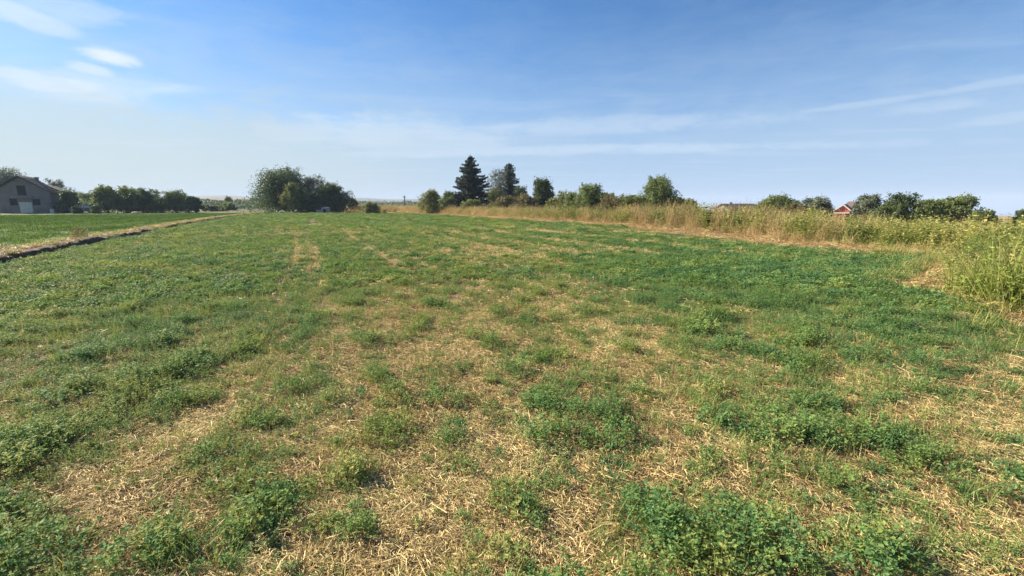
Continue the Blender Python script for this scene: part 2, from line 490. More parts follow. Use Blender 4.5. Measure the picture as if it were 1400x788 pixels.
# ------------------------------------------------------------------ plant prototypes (kept out of the scene, used by the scatters)
class Leaves:
    def __init__(s): s.v = []; s.f = []; s.a = []; s.n = 0
    def quad(s, p, a):
        s.v.append(p); s.f.append(np.arange(4) + s.n); s.n += 4; s.a += [a] * 4
    def obj(s, name, mat, link=False, parent=None):
        return mesh_obj(name, np.concatenate(s.v), np.array(s.f), mat, parent, {'leaf': s.a}, link=link)
def unit(v): return v / (np.linalg.norm(v) + 1e-9)
def leaflet(L, base, d, side, ln_, wd, a):
    """diamond leaflet folded a little along its rib"""
    tip = base + d * ln_; mid = base + d * ln_ * 0.55
    L.quad(np.array([base, mid + side * wd * .5, tip, mid - side * wd * .5]), a)
def blade(L, base, az, lean, ln_, wd, a, droop=0.5, seg=2):
    d0 = np.array([math.cos(az) * math.sin(lean), math.sin(az) * math.sin(lean), math.cos(lean)])
    side = np.array([-math.sin(az), math.cos(az), 0]) * wd * .5
    p = base; d = d0
    for k in range(seg):
        q = p + d * ln_ / seg
        w0 = 1 - k / seg * 0.6; w1 = 1 - (k + 1) / seg * 0.85
        L.quad(np.array([p - side * w0, p + side * w0, q + side * w1, q - side * w1]), a)
        p = q
        d = unit(d + np.array([math.cos(az), math.sin(az), -1.0]) * droop / seg)
    return p
def proto_alfalfa(name, stems, rad_, hgt, leaf, nodes):
    L = Leaves()
    for s in range(stems):
        az = random.uniform(0, 2 * math.pi); r0 = rad_ * 0.35 * math.sqrt(random.random())
        b = np.array([math.cos(az) * r0, math.sin(az) * r0, -0.01])
        lean = random.uniform(0.05, 1.0)
        h = hgt * random.uniform(0.55, 1.0)
        d = np.array([math.cos(az) * math.sin(lean), math.sin(az) * math.sin(lean), math.cos(lean)])
        al = random.random()
        sd = np.array([-math.sin(az), math.cos(az), 0])
        L.quad(np.array([b - sd * .0012, b + sd * .0012, b + d * h + sd * .0008, b + d * h - sd * .0008]), 0.9)
        for k in range(nodes):
            t = 0.34 + 0.66 * (k + random.random() * .6) / nodes
            p = b + d * h * t
            pa = random.uniform(0, 2 * math.pi)
            pet = unit(np.array([math.cos(pa), math.sin(pa), random.uniform(0.1, 0.8)]))
            q = p + pet * leaf * random.uniform(.5, 1.1)
            up = np.array([0, 0, 1.0]) + 0.5 * np.array([random.gauss(0, 1), random.gauss(0, 1), 0])
            for o in (-1.0, 0.0, 1.0):
                dd = unit(np.array([math.cos(pa + o), math.sin(pa + o), random.uniform(-.25, .6)]))
                sdv = unit(np.cross(dd, up))
                sz = leaf * random.uniform(.75, 1.2)
                leaflet(L, q, dd, sdv, sz, sz * .62, min(1, max(0, al * .5 + random.random() * .5)))
    return L.obj(name, M['alfalfa'])
def proto_straw(name, n, rad_, ln_, wd, up=0.25, mat='straw', longs=0.0):
    L = Leaves()
    for i in range(n):
        az = random.uniform(0, 2 * math.pi); r0 = rad_ * math.sqrt(random.random())
        p = np.array([math.cos(az) * r0, math.sin(az) * r0, random.uniform(0.002, 0.02)])
        a2 = random.gauss(0.3, 1.1)
        l = ln_ * (random.uniform(.2, 1.1) if random.random() >= longs else random.uniform(1.5, 3.2)); w = wd * random.uniform(.6, 1.4)
        d = unit(np.array([math.cos(a2), math.sin(a2), random.gauss(0.05, up)]))
        if d[2] < -0.02: d[2] = abs(d[2]) * .4
        roll = random.uniform(-.9, .9)
        sd = unit(np.cross(d, [0, 0, 1.0])) * math.cos(roll) + np.array([0, 0, math.sin(roll)])
        sd = sd * w * .5
        m = p + d * l * .5; e = m + unit(d + np.array([random.gauss(0, .35), random.gauss(0, .35), -.15 - d[2] * .6])) * l * .5
        e[2] = max(e[2], 0.003)
        a = random.random()
        L.quad(np.array([p - sd, p + sd, m + sd, m - sd]), a); L.quad(np.array([m - sd, m + sd, e + sd * .6, e - sd * .6]), a)
    return L.obj(name, M[mat])
def proto_grass(name, n, rad_, ln_, wd, mat, lean=.7, droop=.6, seg=2, heads=0.0):
    L = Leaves()
    for i in range(n):
        az = random.uniform(0, 2 * math.pi); r0 = rad_ * math.sqrt(random.random())
        az2 = random.uniform(0, 2 * math.pi)
        l = ln_ * random.uniform(.5, 1.1)
        a = random.random()
        e = blade(L, np.array([math.cos(az) * r0, math.sin(az) * r0, -.02]), az2, abs(random.gauss(0, lean * .5)), l, wd, a, droop * random.random(), seg)
        if random.random() < heads:
            for k in range(5):
                d = unit(np.array([random.gauss(0, .5), random.gauss(0, .5), random.uniform(-.4, 1)]))
                leaflet(L, e - np.array([0, 0, 1]) * ln_ * .03 * k, d, unit(np.cross(d, [.3, .2, 1])), ln_ * .05, ln_ * .018, a * .6)
    return L.obj(name, M[mat])
def proto_weed(name, stems, rad_, hgt, leaf, mat, bushy=9, width=.4, lean=.35):
    """upright leafy weed: stems with side leaves, long-elliptic"""
    L = Leaves()
    for s in range(stems):
        az = random.uniform(0, 2 * math.pi); r0 = rad_ * math.sqrt(random.random())
        b = np.array([math.cos(az) * r0, math.sin(az) * r0, -.02])
        az2 = random.uniform(0, 2 * math.pi); ln_ = abs(random.gauss(0, lean))
        d = np.array([math.cos(az2) * math.sin(ln_), math.sin(az2) * math.sin(ln_), math.cos(ln_)])
        h = hgt * random.uniform(.55, 1.05)
        sd = unit(np.cross(d, [0.3, .8, .1])) * .004
        al = random.random() * .5
        L.quad(np.array([b - sd, b + sd, b + d * h + sd * .4, b + d * h - sd * .4]), .8)
        for k in range(bushy):
            t = .12 + .88 * (k + random.random()) / bushy
            pa = random.uniform(0, 2 * math.pi)
            dd = unit(np.array([math.cos(pa), math.sin(pa), random.uniform(-.5, .8)]))
            sz = leaf * random.uniform(.6, 1.25) * (1.15 - .55 * t)
            leaflet(L, b + d * h * t, dd, unit(np.cross(dd, [random.gauss(0, .5), random.gauss(0, .5), 1])), sz, sz * width, al + random.random() * .5)
    return L.obj(name, M[mat])

def collection_of(name, objs):
    c = bpy.data.collections.new(name)
    for i, o in enumerate(objs):
        c.objects.link(o)
    return c
def scatter(name, pts, scale, tint, idx, protos, label=None, stretch=None, tilt=0.18):
    n = len(pts)
    me = bpy.data.meshes.new(name)
    me.vertices.add(n); me.vertices.foreach_set('co', np.asarray(pts, np.float32).ravel())
    rot = np.stack([rng.normal(0, tilt, n), rng.normal(0, tilt, n), rng.uniform(0, 6.2832, n)], 1).astype(np.float32)
    a = me.attributes.new('rot', 'FLOAT_VECTOR', 'POINT'); a.data.foreach_set('vector', rot.ravel())
    s3 = np.stack([scale, scale, scale * (stretch if stretch is not None else 1.0)], 1).astype(np.float32)
    a = me.attributes.new('scl', 'FLOAT_VECTOR', 'POINT'); a.data.foreach_set('vector', s3.ravel())
    a = me.attributes.new('tint', 'FLOAT', 'POINT'); a.data.foreach_set('value', np.clip(tint, 0, 1).astype(np.float32))
    a = me.attributes.new('pick', 'INT', 'POINT'); a.data.foreach_set('value', np.asarray(idx, np.int32))
    o = bpy.data.objects.new(name, me); C.objects.link(o)
    ng = bpy.data.node_groups.new(name, 'GeometryNodeTree')
    ng.interface.new_socket('Geometry', in_out='INPUT', socket_type='NodeSocketGeometry')
    ng.interface.new_socket('Geometry', in_out='OUTPUT', socket_type='NodeSocketGeometry')
    gi, gout = ng.nodes.new('NodeGroupInput'), ng.nodes.new('NodeGroupOutput')
    iop = ng.nodes.new('GeometryNodeInstanceOnPoints')
    ci = ng.nodes.new('GeometryNodeCollectionInfo')
    ci.inputs['Collection'].default_value = collection_of(name + '_kinds', protos)
    ci.inputs['Separate Children'].default_value = True
    ci.inputs['Reset Children'].default_value = True
    def attr(nm, dt):
        k = ng.nodes.new('GeometryNodeInputNamedAttribute'); k.data_type = dt
        k.inputs['Name'].default_value = nm
        return k.outputs[0]
    ng.links.new(gi.outputs[0], iop.inputs['Points'])
    ng.links.new(ci.outputs[0], iop.inputs['Instance'])
    iop.inputs['Pick Instance'].default_value = True
    ng.links.new(attr('pick', 'INT'), iop.inputs['Instance Index'])
    er = ng.nodes.new('FunctionNodeEulerToRotation')
    ng.links.new(attr('rot', 'FLOAT_VECTOR'), er.inputs[0])
    ng.links.new(er.outputs[0], iop.inputs['Rotation'])
    ng.links.new(attr('scl', 'FLOAT_VECTOR'), iop.inputs['Scale'])
    ng.links.new(iop.outputs[0], gout.inputs[0])
    md = o.modifiers.new('scatter', 'NODES'); md.node_group = ng
    tag(o, label, kind='stuff')
    return o
def jgrid(x0, x1, y0, y1, s):
    xs, ys = np.arange(x0, x1, s), np.arange(y0, y1, s)
    X, Y = np.meshgrid(xs, ys); X, Y = X.ravel(), Y.ravel()
    return X + rng.uniform(-.5, .5, X.size) * s, Y + rng.uniform(-.5, .5, Y.size) * s
def in_view(x, y, r0, r1, half=56.0):
    r = np.hypot(x, y); az = np.degrees(np.arctan2(x, y + 0.9))
    return (r >= r0) & (r < r1) & (np.abs(az) < half)

# prototypes
pa_near = [proto_alfalfa('alfalfa_plant_%d' % k, [13, 17, 9, 20, 7, 15][k], [.17, .2, .13, .16, .22, .12][k], [.16, .2, .24, .14, .27, .18][k], [.016, .018, .014, .019, .013, .020][k], [7, 8, 10, 7, 11, 7][k]) for k in range(6)]
pa_mid = [proto_alfalfa('alfalfa_clump_%d' % k, 26, .42, .15, .029, 7) for k in range(4)]
pa_far = [proto_alfalfa('alfalfa_patch_%d' % k, 60, 1.5, .24, .062, 4) for k in range(4)]
ps_near = [proto_straw('straw_litter_%d' % k, 190, .17, .065, .0028, .22, 'straw', .025) for k in range(6)]
ps_mid = [proto_straw('straw_tuft_%d' % k, 110, .36, .14, .008, .2) for k in range(4)]
pg_near = [proto_grass('grass_tuft_%d' % k, 26, .05, .20, .0042, 'alfalfa', 1.1, .8) for k in range(3)]

def field_points(r0, r1, s, thr=None):
    ex = r1 * 1.25 if r1 > 20 else r1
    x, y = jgrid(-ex, ex, 0.0, r1, s)
    m = in_view(x, y, r0, r1)
    x, y = x[m], y[m]
    se_, sf_ = sdist(x, y, edge_l), sdist(x, y, fur_l)
    m = (se_ < 0.12 + 0.25 * (fbm(x / .5, y / .5, 77, 2) - .5)) & (sf_ > 0.25)
    return x[m], y[m]
def tint_at(x, y, n):
    side = 0.47 - 0.15 * sstep(x, -2, 5) - 0.06 * sstep(-x, 1, 5)  # lower tint at far left puts backlight and vignette darkening into leaf colour
    return side + 0.55 * (fbm(x / .8, y / .8, 101, 3) - .5) + np.clip(rng.normal(0, .14, n), -.3, .22)

x, y = field_points(0.9, 9.0, 0.078)
g = green_map(x, y)
keep = rng.random(x.size) < np.clip((g - 0.12) * 1.05, 0.18, 0.95)
x, y, g = x[keep], y[keep], g[keep]
big = sstep(vnoise(x / .25, y / .25, 131), .5, .85)
sc = (0.30 + 0.36 * np.clip(g, 0, 1) * rng.uniform(.4, 1.2, x.size)) * (.88 + 0.85 * big * np.clip(.25 + g, 0, 1))
scatter('alfalfa_field_near', np.stack([x, y, height(x, y)], 1), sc, tint_at(x, y, x.size), rng.integers(0, 6, x.size), pa_near,
        'patchy bluish green alfalfa plants covering the foreground of the field')
x, y = field_points(9.0, 26.0, 0.19)
g = green_map(x, y)
keep = rng.random(x.size) < np.clip((g - 0.08) * 1.15, 0.14, .95)
x, y, g = x[keep], y[keep], g[keep]
scatter('alfalfa_field_middle', np.stack([x, y, height(x, y)], 1), .40 + .62 * g * rng.uniform(.4, 1.3, x.size), tint_at(x, y, x.size), rng.integers(0, 4, x.size), pa_mid,
        'alfalfa thinning into straw coloured streaks in the middle of the field')
x, y = field_points(26.0, 106.0, 0.66)
g = green_map(x, y)
keep = rng.random(x.size) < np.clip((g - 0.05) * 1.15, 0.1, .9)
x, y, g = x[keep], y[keep], g[keep]
scatter('alfalfa_field_far', np.stack([x, y, height(x, y)], 1), .45 + .5 * g * rng.uniform(.6, 1.1, x.size), tint_at(x, y, x.size) + .05, rng.integers(0, 4, x.size), pa_far,
        'low alfalfa at the far end of the field under the trees')

# straw litter between the plants
x, y = field_points(0.8, 7.0, 0.095)
g = green_map(x, y)
keep = rng.random(x.size) < np.clip(1.2 - 0.5 * g, 0.5, 1)
x, y, g = x[keep], y[keep], g[keep]
st_t = 0.52 + 0.5 * (fbm(x / .7, y / .7, 151, 3) - .5) - .12 * g + rng.normal(0, .06, x.size)
for cx, cy, rx, y0, y1, amt in blobs:
    if amt <= -.99:
        st_t += .3 * np.exp(-((x - cx) / rx) ** 2 - ((y - cy) / (cy - y0)) ** 2)
scatter('straw_litter_near', np.stack([x, y, height(x, y)], 1), rng.uniform(.7, 1.25, x.size), st_t, rng.integers(0, 6, x.size), ps_near,
        'dry straw and dead stems lying between the alfalfa plants', tilt=.08)
x, y = field_points(7.0, 40.0, 0.36)
g = green_map(x, y)
keep = rng.random(x.size) < np.clip(1.2 - 0.6 * g, 0.45, 1)
x, y = x[keep], y[keep]
scatter('straw_litter_far', np.stack([x, y, height(x, y)], 1), rng.uniform(.7, 1.3, x.size), .55 + .5 * (fbm(x / 2, y / 2, 152, 3) - .5), rng.integers(0, 4, x.size), ps_mid,
        'pale straw streaks showing through the alfalfa further out', tilt=.06)
# grassy shoots mixed in, greener and yellower than the alfalfa
x, y = field_points(0.9, 10.0, 0.15)
m = rng.random(x.size) < .14 + .35 * sstep(fbm(x / 1.3, y / 1.3, 171, 3), .5, .7)
x, y = x[m], y[m]
scatter('grass_shoots', np.stack([x, y, height(x, y)], 1), rng.uniform(.5, 1.1, x.size), .62 + rng.normal(0, .15, x.size), rng.integers(0, 3, x.size), pg_near,
        'yellowish green grass shoots among the alfalfa')

# upright cut stubble, old seed stalks, broad leaved seedlings and crumbs of soil
pcut = [proto_grass('cut_stubble_%d' % k, 22, .12, .085, .0035, 'straw', .7, .3, 1) for k in range(3)]
x, y = field_points(0.9, 9.0, 0.13)
m = rng.random(x.size) < .8
x, y = x[m], y[m]
scatter('cut_stubble', np.stack([x, y, height(x, y)], 1), rng.uniform(.5, 1.4, x.size), .62 + rng.normal(0, .15, x.size), rng.integers(0, 3, x.size), pcut,
        'short upright cut stubble between the plants')
pcut2 = [proto_grass('stubble_patch_%d' % k, 46, .28, .10, .009, 'straw', .8, .4, 1) for k in range(3)]
x, y = field_points(9.0, 34.0, 0.27)
m = rng.random(x.size) < np.clip(1.0 - .95 * green_map(x, y), .12, 1)
x, y = x[m], y[m]
scatter('cut_stubble_far', np.stack([x, y, height(x, y)], 1), rng.uniform(.6, 1.3, x.size), .68 + rng.normal(0, .12, x.size), rng.integers(0, 3, x.size), pcut2,
        'pale stubble speckling the alfalfa further out')
pst_ = [proto_grass('seed_stalk_%d' % k, 5, .04, .30, .0032, 'drygrass', .5, .3, 3, .8) for k in range(3)]
x, y = field_points(1.2, 9.0, 0.34)
m = rng.random(x.size) < .30
x, y = x[m], y[m]
scatter('seed_stalks', np.stack([x, y, height(x, y)], 1), rng.uniform(.4, 1.1, x.size), .4 + rng.normal(0, .2, x.size), rng.integers(0, 3, x.size), pst_,
        'thin brown seed stalks standing here and there in the foreground')
pbl = [proto_weed('broad_seedling_%d' % k, 5, .05, .07, .055, 'weed', 3, .55, 1.0) for k in range(3)]
x, y = field_points(1.2, 9.0, 0.30)
m = rng.random(x.size) < .30 * sstep(fbm(x / .9, y / .9, 191, 2), .45, .6)
x, y = x[m], y[m]
scatter('broad_leaved_seedlings', np.stack([x, y, height(x, y)], 1), rng.uniform(.6, 1.3, x.size), .25 + rng.normal(0, .15, x.size), rng.integers(0, 3, x.size), pbl,
        'broad leaved weed seedlings among the alfalfa')
M['crumb'] = plain('soil_crumb', (0.30, 0.22, 0.14), (0.14, 0.10, 0.065), 60, .95)
def proto_crumbs(name):
    V, Fq = [], []
    for i in range(16):
        c = np.array([random.gauss(0, .07), random.gauss(0, .07), 0.003]); r = random.uniform(.002, .008)
        pts = [(1, 0, 0), (0, 1, 0), (-1, 0, 0), (0, -1, 0), (0, 0, 1), (0, 0, -1)]
        b0 = len(V); V += [c + np.array(p) * r * random.uniform(.6, 1.2) for p in pts]
        Fq += [[b0 + a, b0 + b, b0 + c2] for a, b, c2 in ((0, 1, 4), (1, 2, 4), (2, 3, 4), (3, 0, 4), (1, 0, 5), (2, 1, 5), (3, 2, 5), (0, 3, 5))]
    return mesh_obj(name, np.array(V), np.array(Fq), M['crumb'], link=False)
x, y = field_points(.9, 5.5, 0.13)
m = rng.random(x.size) < .7
x, y = x[m], y[m]
scatter('soil_crumbs', np.stack([x, y, height(x, y)], 1), rng.uniform(.6, 1.4, x.size), x * 0, rng.integers(0, 3, x.size), [proto_crumbs('crumbs_%d' % k) for k in range(3)],
        'crumbs of dry soil among the straw')

# left crop: short dense even green
M['cropleaf'] = leaf_mat('crop_leaf', [(0.0, (0.045, 0.095, 0.028)), (0.4, (0.14, 0.225, 0.05)), (1.0, (0.25, 0.29, 0.085))], 0.25, .65, spec=.1)
pl_ = [proto_grass('crop_tuft_%d' % k, 70, .5, .12, .02, 'cropleaf', .8, .5) for k in range(3)]
x, y = jgrid(-120, 0, 6, 100, 0.55)
m = in_view(x, y, 8, 104) & (sdist(x, y, fur_l) < -1.4 - .5 * fbm(x / 2, y / 2, 5, 2))
x, y = x[m], y[m]
scatter('left_crop', np.stack([x, y, height(x, y)], 1), rng.uniform(.7, 1.2, x.size), .20 + .35 * (fbm(x / 5, y / 5, 181, 3) - .5) + .10 * np.cos(2 * np.pi * (x * VP[1] - y * VP[0]) / 3.1), rng.integers(0, 3, x.size), pl_,
        'short even bright green crop in the field left of the furrow')

# ------------------------------------------------------------------ furrow bank
def arc_points(line, step):
    out = []
    for a, b in zip(line[:-1], line[1:]):
        L_ = np.linalg.norm(b - a); n = max(1, int(L_ / step))
        for k in range(n): out.append(a + (b - a) * k / n)
    out.append(line[-1])
    return np.array(out)
fp = arc_points(fur_l[1:], 0.11)
tang = np.gradient(fp, axis=0); tang /= np.linalg.norm(tang, axis=1)[:, None]
left_n = np.stack([-tang[:, 1], tang[:, 0]], 1)
offs = np.array([-.30, -.12, 0.0, .03, .06, .10, .16, .26, .5, .75, 1.05, 1.4])
prof = np.array([-.03, .00, .00, .09, .17, .22, .25, .26, .25, .23, .19, .08])
V = []
for k, (o_, h_) in enumerate(zip(offs, prof)):
    wob = 0.55 * (fbm(fp[:, 0] / 1.2, fp[:, 1] / 1.2, 301, 3) - .5)
    P = fp + left_n * (o_ + wob)[:, None]
    z = height(P[:, 0], P[:, 1], False) * 0 + h_ * (.72 + .9 * (fbm(fp[:, 0] / 1.1, fp[:, 1] / 1.1, 311, 3) - .4)) + 0.14 * (fbm(P[:, 0] / .22, P[:, 1] / .22, 321, 2) - .5) + 0.01
    if k in (0, len(offs) - 1): z = height(P[:, 0], P[:, 1]) - .03
    V.append(np.stack([P[:, 0], P[:, 1], z], 1))
V = np.stack(V, 1); nk = V.shape[1]; nn_ = V.shape[0]
ia = np.arange(nn_ - 1)[:, None] * nk + np.arange(nk - 1)[None, :]
fq = np.stack([ia.ravel(), (ia + nk).ravel(), (ia + nk + 1).ravel(), (ia + 1).ravel()], 1)
M['soil'] = plain('furrow_soil', (0.12, 0.085, 0.05), (0.05, 0.036, 0.024), 9, .95, bump=.6)
tag(mesh_obj('furrow', V.reshape(-1, 3), fq, M['soil'], smooth=False), kind='structure')
pfur = [proto_straw('bank_straw_%d' % k, 60, .22, .22, .010, .35, 'drygrass') for k in range(3)] + [proto_grass('bank_tuft_%d' % k, 30, .14, .20, .011, 'weed', .9, .8) for k in range(2)]
x, y = jgrid(-75, 0, 6, 100, 0.26)
sf_ = sdist(x, y, fur_l)
m = in_view(x, y, 6, 100) & (sf_ < .35) & (sf_ > -1.7) & (rng.random(x.size) < np.where(sf_ > -.18, .22, .95))
x, y = x[m], y[m]; sf_ = sf_[m]
zz = np.interp(-sf_, offs, prof * .9)
scatter('furrow_dead_grass', np.stack([x, y, zz + .01], 1), rng.uniform(.6, 1.2, x.size), .5 + rng.normal(0, .15, x.size), rng.choice([0, 1, 2, 0, 1, 3, 4], x.size), pfur,
        'dead grass lying along the top of the furrow bank')
# pale dry tussock standing on the bank
tp = on_ground(112, 333)
ob = proto_grass('dry_tussock', 110, .26, .62, .011, 'drygrass', .7, .7, 3, .4)
C.objects.link(ob); ob.location = (tp[0], tp[1], .2)
tag(ob, 'pale dry grass tussock standing up on the furrow bank at the left', 'grass tussock')

# ------------------------------------------------------------------ the weedy strip on the right
x, y = jgrid(-30, 16, 3, 90, 0.27)
se_, sw_ = sdist(x, y, edge_l), sdist(x, y, weed_l)
m = in_view(x, y, 3, 95, 60) & (se_ > -.1) & (sw_ < .8)
keep = rng.random(x.size) < np.where(np.hypot(x, y) < 45, .9, .35)
m &= keep
xs_, ys_ = x[m], y[m]
pst = [proto_straw('mown_straw_%d' % k, 80, .3, .24, .010, .28, 'drygrass') for k in range(4)]
scatter('mown_straw_strip', np.stack([xs_, ys_, height(xs_, ys_)], 1), rng.uniform(.7, 1.3, xs_.size), .42 + .4 * (fbm(xs_ / 1.1, ys_ / 1.1, 401, 3) - .5) + rng.normal(0, .05, xs_.size),
        rng.integers(0, 4, xs_.size), pst, 'flattened tan straw between the alfalfa and the tall weeds')

p_dry = [proto_grass('dry_stalks_%d' % k, 60, .26, 1.0, .012, 'drygrass', .85, 1.0, 4, .6) for k in range(4)]
p_wgreen = [proto_weed('leafy_weed_%d' % k, 13, .28, .95, .15, 'weed', 14, .5, .5) for k in range(4)]
p_low = [proto_weed('low_weed_%d' % k, 18, .32, .55, .13, 'weed', 9, .55, .7) for k in range(3)]
p_dock = [proto_weed('brown_dock_%d' % k, 9, .2, 1.1, .05, 'drygrass', 22, .5, .2) for k in range(3)]
x, y = jgrid(-85, 30, 3, 135, 0.33)
sw_ = sdist(x, y, weed_l)
r = np.hypot(x, y)
m = in_view(x, y, 3, 135, 60) & (sw_ > 0) & (sw_ < np.where(r < 50, 8.0, np.where(r > 90, 9.0, 7.0))) & (rng.random(x.size) < np.where(r < 30, .85, .6))
x, y, sw_, r = x[m], y[m], sw_[m], r[m]
col_px = 700 + F * x / y
nse = fbm(x / 1.6, y / 1.6, 411, 3)
gfrac = 0.50 + 0.35 * sstep(col_px, 1000, 1250) - .08 * np.exp(-((col_px - 930) / 110.) ** 2) - .15 * sstep(-col_px, -720, -560)
q = rng.random(x.size) * .6 + nse * .55
is_green = q < gfrac * sstep(sw_, .1, .9)
kind_ = np.where(is_green, rng.integers(4, 8, x.size), rng.integers(0, 4, x.size))
dock = (~is_green) & (rng.random(x.size) < .15 + .65 * np.exp(-((col_px - 930) / 160.) ** 2))
kind_ = np.where(dock, rng.integers(11, 14, x.size), kind_)
low = (sw_ < 1.0) & is_green
kind_ = np.where(low, rng.integers(8, 11, x.size), kind_)
hgt = np.interp(col_px, [480, 600, 700, 800, 930, 1000, 1100, 1180, 1290, 1400, 1500], [1.7, 1.6, 1.3, 1.35, 1.7, 1.6, 1.25, 1.0, .95, 1.1, 1.1])
ramp = .35 + .65 * sstep(sw_, 0, 1.6)
sc = hgt * ramp * rng.uniform(.6, 1.1, x.size) * (.55 + .9 * fbm(x / 1.0, y / 1.0, 421, 2))
tn = np.where(is_green, .45 + .3 * (nse - .5) + .12 * sstep(col_px, 1150, 1300), .55 + .5 * (fbm(x / .9, y / .9, 431, 2) - .5)) + rng.normal(0, .1, x.size)
tn = np.where(is_green, np.minimum(tn, .66), tn) - .12 * np.exp(-((col_px - 900) / 170.) ** 2) + .36 * (fbm(x / .7, y / .7, 441, 2) - .5)
tn = np.where(dock, .10 + rng.random(x.size) * .3, tn)
names = p_dry + p_wgreen + p_low + p_dock
for o_, nm in zip(names, ['tall_%02d' % k for k in range(14)]): o_.name = 'weed_' + nm
scatter('tall_weeds', np.stack([x, y, height(x, y) - .02], 1), np.clip(sc, .2, 2), tn, kind_, names,
        'tall tangle of dry grass and leafy weeds along the right edge', tilt=.1)
# rough ground cover under and behind them, and rank grass on the near right
x, y = jgrid(2, 20, 3, 26, 0.20)
se_, sw_ = sdist(x, y, edge_l), sdist(x, y, weed_l)
m = in_view(x, y, 3, 22, 60) & (se_ > -.5) & (sw_ < 1.5) & (sw_ > -2.0) & (rng.random(x.size) < .38) & (x > on_ground(1180, 400)[0] * y / on_ground(1180, 400)[1])
x, y = x[m], y[m]
prank = [proto_grass('rank_grass_%d' % k, 34, .12, .34, .008, 'weed', 1.0, .9, 3) for k in range(3)]
scatter('rank_grass', np.stack([x, y, height(x, y)], 1), rng.uniform(.5, 1.2, x.size), .6 + rng.normal(0, .2, x.size), rng.integers(0, 3, x.size), prank,
        'rank yellow green grass at the near right field corner')

# ------------------------------------------------------------------ trees and bushes
class Geo:
    """collects quads for one leaf mesh"""
    def __init__(s): s.c = []; s.a = []
    def cards(s, ctr, size, a, nrm=None, aspect=.7, flat=0.0):
        n = len(ctr)
        d = rng.normal(size=(n, 3)); 
        if nrm is not None: d = d * .8 + nrm
        d /= np.linalg.norm(d, axis=1)[:, None] + 1e-9
        t = rng.normal(size=(n, 3)); t -= (t * d).sum(1)[:, None] * d
        t /= np.linalg.norm(t, axis=1)[:, None] + 1e-9
        b = np.cross(d, t)
        sz = (size * rng.uniform(.55, 1.25, n))[:, None]
        j = lambda: rng.uniform(.6, 1.2, (n, 1))
        s.c.append(np.stack([ctr - t * sz * j(), ctr + b * sz * aspect * j(), ctr + t * sz * j(), ctr - b * sz * aspect * j()], 1))
        s.a.append(np.repeat(np.clip(a, 0, 1), 4))
    def obj(s, name, mat, parent=None):
        v = np.concatenate(s.c).reshape(-1, 3)
        return mesh_obj(name, v, np.arange(len(v)).reshape(-1, 4), mat, parent, {'leaf': np.concatenate(s.a)})
def tube_mesh(segs, name, mat, parent, sides=6):
    """segs: list of (p0, r0, p1, r1)"""
    V, Fq = [], []
    for p0, r0, p1, r1 in segs:
        p0, p1 = np.array(p0, float), np.array(p1, float)
        d = unit(p1 - p0); a = unit(np.cross(d, [.31, .77, .55])); b = np.cross(d, a)
        base = len(V)
        for p, r_ in ((p0, r0), (p1, r1)):
            for k in range(sides):
                t = 2 * math.pi * k / sides
                V.append(p + (a * math.cos(t) + b * math.sin(t)) * r_)
        for k in range(sides):
            k2 = (k + 1) % sides
            Fq.append([base + k, base + k2, base + sides + k2, base + sides + k])
    return mesh_obj(name, np.array(V), np.array(Fq), mat, parent, smooth=True)
